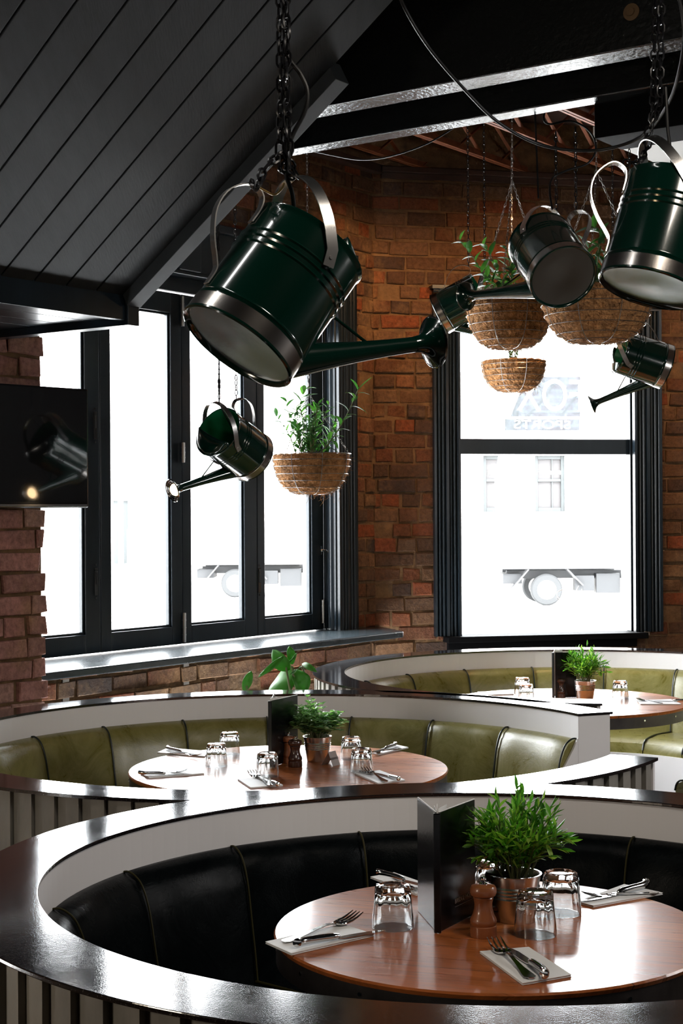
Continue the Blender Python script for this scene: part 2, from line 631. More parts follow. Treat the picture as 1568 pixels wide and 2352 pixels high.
def catmull(pts, k=8):
    pts = [Vector(p) for p in pts]
    out = []
    for i in range(len(pts) - 1):
        p0, p1, p2, p3 = pts[max(i - 1, 0)], pts[i], pts[i + 1], pts[min(i + 2, len(pts) - 1)]
        for j in range(k):
            t = j / k
            out.append(.5 * ((2 * p1) + (p2 - p0) * t + (2 * p0 - 5 * p1 + 4 * p2 - p3) * t * t + (3 * p1 - p0 - 3 * p2 + p3) * t ** 3))
    out.append(pts[-1])
    return out


def text_mesh(body, size, mtx, name, m, parent=None, depth=.0006, sx=1.0):
    cu = bpy.data.curves.new(name, 'FONT')
    cu.body = body
    cu.size = size
    cu.align_x = 'CENTER'
    cu.align_y = 'CENTER'
    cu.extrude = depth
    tmp = bpy.data.objects.new(name + '_tmp', cu)
    COL.objects.link(tmp)
    bpy.context.view_layer.update()
    me = bpy.data.meshes.new_from_object(tmp.evaluated_get(bpy.context.evaluated_depsgraph_get()))
    bpy.data.objects.remove(tmp)
    me.transform(mtx @ Matrix.Diagonal((sx, 1, 1, 1)))
    if mtx.to_3x3().determinant() < 0:
        me.flip_normals()
    if parent is not None:
        me.transform(wm(parent).inverted())
    me.materials.clear()
    me.materials.append(m)
    o = bpy.data.objects.new(name, me)
    COL.objects.link(o)
    if parent is not None:
        o.parent = parent
    return o


def bricks(mb, P, t0, t1, z0, z1, hole=(), course=.086, ragged=None, seed=1, proud=.012):
    """courses of individually worn bricks on the face P(t, w, z) (w = out of the wall)"""
    r = random.Random(seed)
    row = int(z0 / course) - 1
    while row * course < z1:
        za = row * course + .005
        zb = za + course - .013
        header = row % 3 == 1
        bl = .12 if header else .24
        t = t0 - r.uniform(0, bl)
        rg = ragged(row) if ragged else 0
        while t < t1:
            L = bl if r.random() > .18 else (.24 if header else .12)
            a, b = t + .005, t + L - .007
            t += L
            a, b = max(a, t0), min(b, t1 + rg)
            if b - a < .02:
                continue
            lo, hi = max(za, z0), min(zb, z1)
            if hi - lo < .01:
                continue
            segs = [(a, b)]
            for (ha, hb, hz0, hz1) in hole:
                if hi > hz0 and lo < hz1:
                    ns = []
                    for (p, q) in segs:
                        if q <= ha or p >= hb:
                            ns.append((p, q))
                        else:
                            if p < ha: ns.append((p, ha))
                            if q > hb: ns.append((hb, q))
                    segs = ns
            for (p, q) in segs:
                if q - p < .02:
                    continue
                d = proud + r.uniform(-.010, .007)
                if r.random() < .05:
                    d -= .012
                j = lambda k=.0048: r.uniform(-k, k)
                e = .005
                outer = [(p + j(), lo + j()), (q + j(), lo + j()), (q + j(), hi + j()), (p + j(), hi + j())]
                back = [P(x, -.03, z) for x, z in outer]
                mid = [P(x, d - e, z) for x, z in outer]
                cx, cz = (p + q) / 2, (lo + hi) / 2
                fr = [P(x + (cx - x) / abs(cx - x) * e * r.uniform(.5, 1.6), d + j(.0025), z + (cz - z) / abs(cz - z) * e * r.uniform(.5, 1.6)) for x, z in outer]
                vs = back + mid + fr
                fs = [(8, 9, 10, 11)]
                for k in range(4):
                    kk = (k + 1) % 4
                    fs += [(k, kk, 4 + kk, 4 + k), (4 + k, 4 + kk, 8 + kk, 8 + k)]
                mb.add(vs, fs)
        row += 1


# ------------------------------------------------------------------ the room shell
X3 = Vector((0, 0, 1))
struct('floor', MB().prism([(-11, -6), (9, -6), (9, 11.3), (.9, 9.62), (-6.2, .1)], -.1, 0.0), M_['floor'])

# left wall: behind the folding windows, its face .10 inside the window plane
LP = lambda t, w, z: LW(t, .10 + w, z)
mb = MB()
AXL = (UV, NV, X3)


def lbox(m, s0, s1, w0, w1, z0, z1):
    return m.box(LW((s0 + s1) / 2, (w0 + w1) / 2, (z0 + z1) / 2), (abs(s1 - s0), abs(w1 - w0), abs(z1 - z0)), AXL)


def rbox(m, t0, t1, w0, w1, z0, z1):
    return m.box(RW((t0 + t1) / 2, (w0 + w1) / 2, (z0 + z1) / 2), (abs(t1 - t0), abs(w1 - w0), abs(z1 - z0)), (RD, RN, X3))


lbox(mb, -.35, .50, -.045, .10, 0, 3.9)
lbox(mb, .50, 4.0, -.25, .10, 3.0, 3.9)
lbox(mb, .50, 4.0, -.25, .10, 0, .92)
lbox(mb, 2.95, 20, -.25, .10, 0, 3.95)
wl = struct('wall_left', mb, M_['mortar'])
mb = MB()
bricks(mb, LP, .147, .42, 0.5, 3.58, seed=3)
bricks(mb, LP, .42, 3.2, 3.02, 3.58, seed=4)
bricks(mb, LP, .42, 3.1, 0.5, .93, seed=5)
mb.build('brick_courses', M_['brick'], wl)

# right wall with its sash window
WH = (.40, 1.70, .86, 2.84)
mb = MB()
rbox(mb, -.06, WH[0], -.12, 0, 0, 3.9)
rbox(mb, WH[1], 9.3, -.30, 0, 0, 3.95)
rbox(mb, WH[0], WH[1], -.30, 0, 0, WH[2])
rbox(mb, WH[0], WH[1], -.30, 0, WH[3], 3.9)
wr = struct('wall_right', mb, M_['mortar'])
mb = MB()
bricks(mb, lambda t, w, z: RW(t, w, z), .0, 2.6, 0.5, 3.56, hole=[(.42, 1.68, .9, 2.82)], seed=8)
mb.build('brick_courses', M_['brick'], wr)

# rest of the room, unseen but there to keep the daylight out
mb = MB()
mb.box((9, 2.8, 1.95), (.2, 17.8, 3.9))
mb.box((-1, -6, 1.95), (20.2, .2, 3.9))
struct('wall_rear', mb, M_['soot'])

# brick pier in front of the left wall
PX = at(100, 1200, 6.41)
PX.z = 0
PP = lambda t, w, z: PX - UV * t + NV * w + Vector((0, 0, z))
mb = MB()
c = PP(.652, -.2, 1.17)
mb.box(c, (1.284, .39, 2.34), AXL)
pr = struct('wall_pier', mb, M_['mortar'])
mb = MB()
rr = random.Random(12)
PM = lambda t, w, z: PP(1.3 - t, w, z)
bricks(mb, PM, .0, 1.3, .4, 2.33, seed=14, ragged=lambda row: rr.uniform(-.006, .007))
# the narrow flank of the pier, just round its corner
mb.build('brick_courses', M_['brick_red'], pr)

# ------------------------------------------------------------------ ceilings, beams, joists
mb = MB()
lbox(mb, 2.77, 24, -.2, 16, 3.36, 3.46)
struct('ceiling', mb, M_['black'])
mb = MB()
lbox(mb, -7.0, 2.90, -.4, 16, 3.90, 4.0)
struct('ceiling_joist_bay', mb, M_['rustbrown'])
mb = MB()
lbox(mb, 3.19, 3.305, .3, 8, 3.0, 3.36)
tag(struct('ceiling_beam', mb, M_['beam'], bevel=.004))
mb = MB()
lbox(mb, 2.77, 2.86, .3, 8, 3.0, 3.95)
struct('ceiling_beam', mb, M_['beam'], bevel=.004)
q = at(1396, 300, 5.55) - C0
mb = MB()
lbox(mb, 2.55, 2.765, q.dot(NV), 8, 2.885, 3.9)
struct('ceiling_beam', mb, M_['black'], bevel=.003)
d_ = ray(1450, 28)
o_ = LW(3.306, 0, 0)
p_ = CAM + d_ * ((o_ - CAM).dot(UV) / d_.dot(UV))
mb = MB()
mb.lathe([(.026, 0), (.026, .004), (.012, .005), (.012, .012)], 20, c=p_, M=Matrix((NV, X3, -UV)).transposed())
tag(mb.build('bolt_plate', mat('rusty_bolt', (.10, .055, .02), .7)), 'small round rusty bolt plate on the near face of the beam, top right', 'bolt')
# white plaster ceiling at the right, edge parallel to the joists
mb = MB()
q = Vector((1.30, 7.9, 0)) - C0
lbox(mb, -3.6, .62, q.dot(NV), q.dot(NV) + 4, 3.45, 3.5)
struct('ceiling_plaster', mb, M_['plaster'])


def joist(px, py, i):
    q = onz(px, py, 3.6) - C0
    w = q.dot(NV)
    m = MB()
    lbox(m, -3, 2.74, w - .02, w + .02, 3.60, 3.612)
    lbox(m, -3, 2.74, w - .004, w + .004, 3.60, 3.64)
    lbox(m, -3, 2.74, w - .02, w + .02, 3.848, 3.86)
    s = 2.7 - (i * .17) % .5
    up = True
    while s > -2.9:
        a, b = (s, s - .36)
        pa, pb = LW(a, w, 3.615 if up else 3.85), LW(b, w, 3.85 if up else 3.615)
        d = (pb - pa).normalized()
        m.box((pa + pb) / 2, ((pb - pa).length, .022, .006), (d, NV, d.cross(NV)))
        s -= .36 if up else .10
        up = not up
    return struct('ceiling_joist', m, M_['rust'])


for i, (px, py) in enumerate(((814, 337), (962, 312), (1133, 286), (1307, 260))):
    joist(px, py, i)
for i in range(4):
    q = onz(1307, 260, 3.6) + NV * (.43 * (i + 1))
    pass
# wall plates under the joists
mb = MB()
rbox(mb, .05, 6, -.02, .05, 3.57, 3.60)
rbox(mb, .05, 6, .0, .025, 3.535, 3.57)
struct('trim_1', mb, M_['rustbrown'], bevel=.003)
mb = MB()
lbox(mb, .0, 3.4, .06, .16, 3.56, 3.61)
struct('trim_2', mb, M_['rustbrown'], bevel=.003)

# boarded sloping bulkhead over the left wall
VU = Vector((.598, -.655, .4616)).normalized()     # up the slope
Q0 = LW(3.49, 1.30, 2.395)
SL = 2.15
bul = sgroup('ceiling_bulkhead')
mb = MB()
pw = .149
nrm = UV.cross(VU).normalized()
if nrm.z > 0:
    nrm = -nrm                                      # faces down into the room
for k in range(38):
    a = Q0 - UV * (pw * k + .004)
    b = Q0 - UV * (pw * (k + 1) - .004)
    # two faces with a bead in the middle of the joint
    for (p0, p1, dn) in ((a, b, 0.0),):
        vs = [p0, p1, p1 + VU * SL, p0 + VU * SL]
        vs2 = [v - nrm * .02 for v in vs]
        mb.hexa(vs + vs2)
    bd = b - UV * .004
    mb.hexa([bd + UV * .0022 - nrm * .004, bd - UV * .0022 - nrm * .004, bd - UV * .0022 + VU * SL - nrm * .004, bd + UV * .0022 + VU * SL - nrm * .004,
             bd + UV * .0022 - nrm * .02, bd - UV * .0022 - nrm * .02, bd - UV * .0022 + VU * SL - nrm * .02, bd + UV * .0022 + VU * SL - nrm * .02])
mb.build('slope_board', M_['board'], bul, bevel=.003)
mb = MB()
e0 = Q0 - nrm * .03
mb.hexa([e0 + UV * .02, e0 - UV * 5.8, e0 - UV * 5.8 + VU * SL, e0 + UV * .02 + VU * SL] +
        [v - nrm * .05 for v in (e0 + UV * .02, e0 - UV * 5.8, e0 - UV * 5.8 + VU * SL, e0 + UV * .02 + VU * SL)])
mb.build('slope_backing', M_['black'], bul)
# fascia and the low soffit running back to the wall
mb = MB()
lbox(mb, 3.49, 9, 1.27, 1.30, 2.306, 2.41)
mb.build('fascia_board', M_['frame'], bul, bevel=.002)
mb = MB()
for k in range(9):
    w1 = 1.268 - .145 * k
    lbox(mb, 3.49, 9, w1 - .139, w1, 2.316, 2.336)
lbox(mb, 3.49, 9, -.0, 1.27, 2.34, 2.36)
mb.build('soffit_board', M_['frame'], bul, bevel=.0015)
mb = MB()
lbox(mb, 3.43, 3.49, .0, 1.305, 2.288, 2.345)
lbox(mb, 3.43, 3.49, 1.255, 1.315, 2.288, 2.42)
# side closing from the soffit up to the slope
mb2 = MB()
mb2.hexa([LW(3.452, .0, 2.34), LW(3.452, 1.26, 2.34), LW(3.452, 1.3, 2.44), LW(3.452, .0, 2.44)] + [LW(3.48, .0, 2.34), LW(3.48, 1.26, 2.34), LW(3.48, 1.3, 2.44), LW(3.48, .0, 2.44)])
lbox(mb2, 3.452, 3.48, 0, 1.29, 2.4, 3.4)
tri = [LW(3.452, 1.28, 2.4), LW(3.452, 1.28, 3.4), Q0 + UV * .02 + VU * 2.1 - nrm * .04]
tri2 = [p - UV * .02 for p in tri]
mb2.add(tri + tri2, [(0, 1, 2), (5, 4, 3), (0, 3, 4, 1), (1, 4, 5, 2), (2, 5, 3, 0)])
mb2.build('side_board', M_['black'], bul)
mb.build('end_frame', M_['frame'], bul, bevel=.002)
mb = MB()
e0 = Q0 + UV * .0 + VU * .0 + nrm * .0
eb = [e0 + UV * .06 + nrm * .045, e0 - UV * .012 + nrm * .045, e0 - UV * .012 - nrm * .03, e0 + UV * .06 - nrm * .03]
L1 = 1.27
mb.hexa(eb[:2] + [eb[1] + VU * L1, eb[0] + VU * L1] + [eb[3], eb[2], eb[2] + VU * L1, eb[3] + VU * L1])
mb.build('edge_board', M_['board_edge'], bul, bevel=.002)

# ------------------------------------------------------------------ left folding windows
ZS, ZT = .95, 2.70
FD = .045


def casement(n, s0, s1, gl0, gl1):
    """one leaf between s0 and s1 with its glass between gl0 and gl1"""
    g = sgroup('window_%d' % n)
    m = MB()
    lbox(m, s0, gl0, -FD / 2, FD / 2, ZS + .005, ZT)
    lbox(m, gl1, s1, -FD / 2, FD / 2, ZS + .005, ZT)
    lbox(m, gl0, gl1, -FD / 2, FD / 2, ZS + .005, 1.045)
    lbox(m, gl0, gl1, -FD / 2, FD / 2, 2.60, ZT)
    m.build('window_frame', M_['frame'], g, bevel=.003)
    m = MB()
    b = .012
    for (a0, a1, z0, z1) in ((gl0, gl0 + b, 1.045, 2.60), (gl1 - b, gl1, 1.045, 2.60), (gl0 + b, gl1 - b, 1.045, 1.045 + b), (gl0 + b, gl1 - b, 2.60 - b, 2.60)):
        lbox(m, a0, a1, -.012, .012, z0, z1)
    m.build('glazing_bead', M_['frame'], g, bevel=.003)
    m = MB()
    lbox(m, gl0 + .004, gl1 - .004, -.003, .003, 1.05, 2.595)
    m.build('glass', M_['pane'], g)
    return g


w4 = casement(4, .536, 1.125, .640, 1.063)
w3 = casement(3, 1.13, 1.724, 1.232, 1.658)
w2 = casement(2, 1.730, 2.304, 1.805, 2.234)
w1 = casement(1, 2.310, 2.90, 2.405, 2.83)


def hinge(s, z0, z1, par, m='wire'):
    t = MB()
    t.tube([LW(s, .032, z0), LW(s, .032, z1)], .009, 10)
    for k in range(1, 4):
        zz = z0 + (z1 - z0) * k / 4
        t.tube([LW(s, .032, zz - .002), LW(s, .032, zz + .002)], .0105, 10)
    t.build('hinge', M_[m], par)


hinge(1.727, .965, 1.11, w3)
hinge(1.727, 2.54, 2.69, w3)
hinge(1.727, 1.86, 1.96, w3)
hinge(.556, .99, 1.12, w4)


def flush_bolt(s, z, par):
    t = MB()
    lbox(t, s - .011, s + .011, .022, .027, z - .065, z + .065)
    for dz in (-.078, .078):
        t.tube([LW(s, .022, z + dz), LW(s, .026, z + dz)], .005, 10)
    b = t.build('flush_bolt', M_['steel'], par)
    t = MB()
    lbox(t, s - .005, s + .005, .0265, .029, z - .012, z + .05)
    t.tube([LW(s, .026, z + .052), LW(s, .030, z + .052)], .008, 12)
    t.build('bolt_slot', M_['cable'], b)


flush_bolt(2.34, 2.02, w1)
flush_bolt(2.34, 1.29, w1)
flush_bolt(1.115, 1.25, w4)
t = MB()
lbox(t, .545, .57, .02, .03, 1.37, 1.42)
t.tube([LW(.555, .03, 1.395), LW(.555, .055, 1.395)], .008, 10)
t.tube([LW(.555, .05, 1.395), LW(.53, .055, 1.39)], [.009, .007], 10)
t.build('window_latch', M_['steel'], w4)

# jamb mouldings, head and fluted casings of the left window
m = MB()
lbox(m, .40, .530, -.04, .118, ZS, 2.72)
lbox(m, .40, .536, .022, .040, ZS, 2.72)
lbox(m, .40, .538, .098, .112, ZS, 2.72)
m.lathe([(.020, ZS), (.020, 2.72)], 20, c=LW(.522, .072, 0))
struct('trim_3', m, M_['frame'], bevel=.004)


def fluted(m, P, a0, a1, w0, z0, z1, n=7, vert=True, depth=.012):
    """a reeded casing board: flat fillets and round reeds"""
    seg = []
    for i in range(n * 8 + 1):
        t = i / (n * 8)
        ph = t * n
        e = abs(math.sin(math.pi * ph)) ** .6
        if t < .10 or t > .90 or .44 < t < .56:
            e = 1.25
        seg.append((a0 + (a1 - a0) * t, w0 + depth * e))
    vs, fs = [], []
    for (a, w) in seg:
        if vert:
            vs += [P(a, w, z0), P(a, w, z1)]
        else:
            vs += [P(z0, w, a), P(z1, w, a)]
    for i in range(len(seg) - 1):
        fs.append((2 * i, 2 * i + 2, 2 * i + 3, 2 * i + 1))
    m.add(vs, fs)
    if vert:
        b = [P(a0, w0 - .02, z0), P(a1, w0 - .02, z0), P(a1, w0 + depth * 1.2, z0), P(a0, w0 + depth * 1.2, z0),
             P(a0, w0 - .02, z1), P(a1, w0 - .02, z1), P(a1, w0 + depth * 1.2, z1), P(a0, w0 + depth * 1.2, z1)]
        m.add(b, [(0, 1, 2, 3), (4, 5, 6, 7), (0, 3, 7, 4), (1, 2, 6, 5)])
    else:
        b = [P(z0, w0 - .02, a0), P(z0, w0 - .02, a1), P(z0, w0 + depth * 1.2, a1), P(z0, w0 + depth * 1.2, a0),
             P(z1, w0 - .02, a0), P(z1, w0 - .02, a1), P(z1, w0 + depth * 1.2, a1), P(z1, w0 + depth * 1.2, a0)]
        m.add(b, [(0, 1, 2, 3), (4, 5, 6, 7), (0, 3, 7, 4), (1, 2, 6, 5)])


m = MB()
fluted(m, LW, .351, .530, .115, ZS, 3.05, 6, depth=.014)
struct('trim_4', m, M_['frame'])
m = MB()
lbox(m, .366, 4, -.03, .05, 2.705, 2.78)
lbox(m, .34, 4, .02, .125, 2.78, 2.80)
lbox(m, .34, 4, .02, .14, 3.02, 3.06)
struct('trim_5', m, M_['frame'], bevel=.004)
m = MB()
fluted(m, LW, 2.80, 3.02, .085, 1.86, 4.0, 5, vert=False, depth=.016)
m2 = MB()
lbox(m2, 1.70, 1.86, .03, .135, 2.80, 3.02)
lbox(m2, .366, 1.70, .03, .11, 2.80, 3.02)
struct('trim_6', m, M_['frame'])
struct('trim_7', m2, M_['frame'], bevel=.004)

# sill shelf of the left window, with its steel brackets
fr0, fr1 = LW(3.30, .46, 0), LW(.388, .46, 0)
bk0, bk1 = LW(3.30, -.03, 0), LW(.12, .09, 0)
ctl = RW(.03, .02, 0)
m = MB()
m.prism([(p.x, p.y) for p in (fr0, fr1, ctl, bk1, LW(.4, -.03, 0), bk0)], .915, .950)
struct('trim_8', m, M_['sill'], bevel=.007)


def bracket(s):
    t = MB()
    lbox(t, s - .02, s + .02, .10, .108, .60, .915)
    lbox(t, s - .02, s + .02, .10, .40, .907, .915)
    return t.build('shelf_bracket', M_['wire'])


for s_, lab in ((2.62, 'steel bracket under the window shelf, beside the brick pier'), (1.80, 'steel bracket under the window shelf, middle one of three'),
                (.95, 'steel bracket under the window shelf, near the broad-leaved plant')):
    tag(bracket(s_), lab, 'bracket', 'brackets under the window shelf')

# ------------------------------------------------------------------ right sash window
g = sgroup('window_5')
T0, T1 = .510, 1.594
m = MB()
rbox(m, .40, T0 + .004, -.09, -.02, .88, 2.83)
rbox(m, T1 - .004, 1.70, -.09, -.02, .88, 2.83)
rbox(m, .40, 1.70, -.09, -.02, 2.78, 2.84)
m.build('window_frame', M_['frame'], g, bevel=.003)
m = MB()
rbox(m, T0, T1, -.085, -.03, 1.946, 2.036)
m.build('meeting_rail', M_['frame'], g, bevel=.002)
m = MB()
rbox(m, T0, T1, -.063, -.057, 2.03, 2.79)
m.build('glass', M_['pane'], g)
m = MB()
rbox(m, T0, T1, -.083, -.077, .885, 1.95)
m.build('glass', M_['pane'], g)
for (a0, a1, nm) in ((.352, .512, 'trim_9'), (1.592, 1.766, 'trim_10')):
    m = MB()
    fluted(m, RW, a0, a1, .03, .885, 2.80, 7, depth=.014)
    struct(nm, m, M_['frame'])
m = MB()
fluted(m, RW, 2.80, 2.90, .03, .352, 1.766, 4, vert=False, depth=.016)
rbox(m, .34, 1.78, .0, .07, 2.90, 2.92)
struct('trim_11', m, M_['frame'])
m = MB()
k0 = onz(1034, 1465, .885) - RC
k1 = onz(1485, 1452, .885) - RC
rbox(m, k0.dot(RD), k1.dot(RD), -.1, .11, .850, .885)
struct('trim_12', m, M_['black'], bevel=.004)
rbox_m = MB()
rbox(rbox_m, k0.dot(RD) + .02, k1.dot(RD) - .05, .012, .05, .80, .85)
struct('trim_13', rbox_m, M_['black'])

# lettered sign on the upper pane, read from behind, and a scratched scrawl on the lower one
sg = thing('window_sign', 'pale blue sports lettering sign on the upper pane, seen from behind', 'sign', RW(1.05, -.07, 2.1))
M_['signblue'] = pane_mat('pale_blue_film', (.245, .262, .280), .02)
M_['signwhite'] = bpy.data.materials.new('frosted_white_film')
M_['signwhite'].use_nodes = True
_nt = M_['signwhite'].node_tree
_t = N(_nt, 'ShaderNodeBsdfTranslucent', Color=(.95, .95, .95, 1))
_nt.links.new(_t.outputs[0], _nt.nodes['Material Output'].inputs['Surface'])


def rmtx(t, z, w, sx=-1):
    return Matrix(((RD.x * sx, 0, RN.x, 0), (RD.y * sx, 0, RN.y, 0), (0, 1, 0, 0), (0, 0, 0, 1))).copy()


def rframe(t, z, w, mirror=True):
    o = RW(t, w, z)
    sx = -1 if mirror else 1
    return Matrix(((RD.x * sx, 0, RN.x, o.x), (RD.y * sx, 0, RN.y, o.y), (0, 1, 0, o.z), (0, 0, 0, 1)))


def rpix(x, y):
    """t, z on the right wall's pane plane for a photo pixel"""
    d = ray(x, y)
    o = RC - RN * .07
    k = (o - CAM).dot(RN) / d.dot(RN)
    p = CAM + d * k
    return (p - RC).dot(RD), p.z


def cut_panel(poly, words, size, centre, sx, name):
    """blue film with the letters left clear"""
    pts = [rpix(*p) for p in poly]
    vs = [RW(p[0], -.0540, p[1]) for p in pts] + [RW(p[0], -.0525, p[1]) for p in pts]
    n = len(pts)
    m = MB()
    m.add(vs, [tuple(range(n)), tuple(range(n, 2 * n))[::-1]] + [(i, (i + 1) % n, n + (i + 1) % n, n + i) for i in range(n)])
    o = m.build(name, M_['signblue'], sg)
    c = rpix(*centre)
    tx = text_mesh(words, size, rframe(c[0], c[1], -.0533), 'cutter', M_['signblue'], sg, .01, sx=sx)
    md = o.modifiers.new('letters', 'BOOLEAN')
    md.operation = 'DIFFERENCE'
    md.solver = 'EXACT'
    md.object = tx
    bpy.context.view_layer.update()
    me = bpy.data.meshes.new_from_object(o.evaluated_get(bpy.context.evaluated_depsgraph_get()))
    o.modifiers.clear()
    o.data = me
    bpy.data.objects.remove(tx)
    return o


M_['ink'] = mat('white_sign_ink', (.95, .95, .95), .6)
cut_panel([(1157, 989), (1328, 989), (1328, 963), (1157, 963)], 'SPORTS', .072, (1243, 976.5), 1.45, 'name_strip')
cut_panel([(1170, 957), (1206, 866), (1330, 866), (1330, 957)], 'FOX', .27, (1262, 912), .78, 'blue_panel')

scr = [[(1278, 1372), (1290, 1385), (1308, 1380), (1306, 1362), (1288, 1356), (1280, 1366), (1296, 1386), (1314, 1392)],
       [(1330, 1345), (1318, 1370), (1308, 1392)], [(1306, 1356), (1318, 1372), (1322, 1380)], [(1328, 1348), (1322, 1378), (1336, 1366)],
       [(1338, 1352), (1334, 1384), (1348, 1366), (1352, 1388)], [(1356, 1366), (1362, 1388), (1368, 1368)], [(1281, 1360), (1300, 1352), (1316, 1374)]]
m = MB()
for ln in scr:
    pts = [rpix(*p) for p in ln]
    m.tube(catmull([RW(p[0], -.075, p[1]) for p in pts], 6), .0011, 5)
tag(m.build('glass_scrawl', M_['ink']), 'thin white scrawl scratched on the lower window pane', 'graffiti')

# daylight portals in the window openings
for (o, wx, wy, nn) in ((LW(1.7, -.12, 1.82), 2.5, 1.7, NV), (RW(1.05, -.2, 1.85), 1.2, 1.95, RN)):
    L = light('AREA', 'window_portal', o, 1, size=wx, sy=wy, target=o + nn)
    L.data.cycles.is_portal = True

# ------------------------------------------------------------------ round booths
RIM, LTOP, SEAT = .87, .775, .46


def booth(c, Ri, Ro, a0, a1, step, start, leather, pipem, label, other=None, pr0=.0034):
    """ring booth open between a1 and a0 + 360 degrees"""
    c = Vector((c[0], c[1], 0))
    A0, A1 = math.radians(a0), math.radians(a1)
    t = thing('round_booth', label, 'booth', c, 'round booths')
    n = 120
    def reach(a):
        # how far out this booth's rim runs before it meets the neighbour's rim
        if other is None:
            return Ro + .008
        oc, orr = Vector((other[0][0], other[0][1], 0)), other[1] - .05
        e = Vector((math.cos(a), math.sin(a), 0))
        b_ = e.dot(c - oc)
        disc = b_ * b_ - ((c - oc).length_squared - orr * orr)
        if disc <= 0:
            return Ro + .008
        hit = -b_ - math.sqrt(disc)
        return max(Ri + .004, min(Ro + .008, hit)) if hit > 0 else Ro + .008

    m = MB()
    vs, fs = [], []
    n = 180
    for i in range(n + 1):
        a = A0 - .006 + (A1 - A0 + .012) * i / n
        ro_ = reach(a)
        for r, z in ((Ri - .004, RIM - .009), (ro_, RIM - .009), (ro_, RIM), (Ri - .004, RIM)):
            vs.append(c + Vector((r * math.cos(a), r * math.sin(a), z)))
    fs = [(4 * i + k, 4 * i + 4 + k, 4 * i + 4 + (k + 1) % 4, 4 * i + (k + 1) % 4) for i in range(n) for k in range(4)]
    m.add(vs, fs + [(0, 1, 2, 3), (4 * n + 3, 4 * n + 2, 4 * n + 1, 4 * n)])
    if other is not None:
        for v in m.v:
            v.z -= .0007
    m.build('rim_cap', M_['rim'], t, bevel=.002 if other is None else 0)
    n = 120
    MB().ring(c, [(Ri, .30), (Ri + .02, .30), (Ri + .02, RIM - .009), (Ri, RIM - .009)], A0, A1, n, smooth=False).build('inner_panel', M_['white'], t)
    # outer face: boards and battens
    m = MB()
    nb = int((A1 - A0) * Ro / .076)
    pr_ = []
    gap = False
    for i in range(nb):
        aa = A0 + (A1 - A0) * i / nb
        bb = A0 + (A1 - A0) * (i + 1) / nb
        mid = aa + (bb - aa) * .52
        if other is not None and (c + Vector((Ro * math.cos(aa), Ro * math.sin(aa), 0)) - Vector((other[0][0], other[0][1], 0))).length < other[1] - .01:
            if m.v and not gap:
                m.build('slatted_cladding', M_['slat'], t)
                m = MB()
                gap = True
            continue
        m.ring(c, [(Ro - .03, .0), (Ro, .0), (Ro, RIM - .0095), (Ro - .03, RIM - .0095)], aa, mid, 2, smooth=False, ends=True)
        m.ring(c, [(Ro - .045, .0), (Ro - .014, .0), (Ro - .014, RIM - .0095), (Ro - .045, RIM - .0095)], mid, bb, 2, smooth=False, ends=False)
    m.build('slatted_cladding', M_['slat'], t)
    # end posts
    for a in (A0, A1):
        s = 1 if a == A0 else -1
        m = MB()
        e = Vector((math.cos(a), math.sin(a), 0))
        tg = Vector((-math.sin(a), math.cos(a), 0))
        m.box(c + e * ((Ri + Ro) / 2) + tg * (.006 * s) + X3 * ((RIM - .009) / 2), (Ro - Ri, .014, RIM - .009), (e, tg, X3))
        # leg-shaped shoulder that carries the bench end
        pr2 = [(Ri, .30), (Ri, .78), (Ri - .02, .74), (Ri - .07, .66), (Ri - .13, .58), (Ri - .155, .46), (Ri - .155, .30)]
        m.ring(c, pr2, a, a + s * .012, 1, smooth=False)
        m.build('end_panel', M_['white'], t, bevel=.002)
    # bench base
    MB().ring(c, [(Ri - .50, 0), (Ri - .47, 0), (Ri - .47, .40), (Ri - .50, .40)], A0, A1, 90, smooth=False).build('bench_base', M_['white'], t)
    # cushions
    ang = [A0 + .012]
    k = start
    while k < a1 - 3:
        if k > a0 + 3:
            ang.append(math.radians(k))
        k += step
    ang.append(A1 - .012)
    for i in range(len(ang) - 1):
        aa, bb = ang[i], ang[i + 1]
        nn = 10
        prof = [(Ri - .001, LTOP), (Ri - .022, LTOP + .002), (Ri - .046, LTOP - .012), (Ri - .062, LTOP - .036), (Ri - .078, LTOP - .085), (Ri - .094, .60),
                (Ri - .108, .52), (Ri - .118, .44), (Ri - .001, .44)]
        m = MB()
        vs = []
        for j in range(nn + 1):
            u = j / nn
            a = aa + (bb - aa) * u
            pil = 1 - abs(2 * u - 1) ** 5
            for q_, (r, z) in enumerate(prof):
                pull = 0 if q_ in (0, 8) else .012 * (1 - pil)
                zz_ = z - (.006 * (1 - pil) if 0 < q_ < 4 else 0)
                vs.append(c + Vector(((r + pull) * math.cos(a), (r + pull) * math.sin(a), zz_)))
        mm = len(prof)
        fs = [(j * mm + q_, (j + 1) * mm + q_, (j + 1) * mm + (q_ + 1) % mm, j * mm + (q_ + 1) % mm) for j in range(nn) for q_ in range(mm)]
        m.add(vs, fs, True)
        o = len(m.v) - len(vs)
        m.f += [tuple(o + q_ for q_ in range(mm)), tuple(o + nn * mm + q_ for q_ in range(mm))[::-1]]
        m.sm += [False, False]
        bc = m.build('back_cushion', leather, t)
        # piping down the seam
        for a in ([aa] if i else [aa, ]) + ([bb] if i == len(ang) - 2 else []):
            pts = [c + Vector(((r + .006) * math.cos(a), (r + .006) * math.sin(a), z)) for r, z in prof[:8]]
            MB().tube(catmull(pts, 3), pr0, 7).build('piping', pipem, bc)
        prof = [(Ri - .10, SEAT - .09), (Ri - .10, SEAT), (Ri - .30, SEAT + .012), (Ri - .43, SEAT + .006), (Ri - .475, SEAT - .012), (Ri - .49, SEAT - .045), (Ri - .485, SEAT - .09)]
        m = MB()
        m.ring(c, prof, aa + .004, bb - .004, nn)
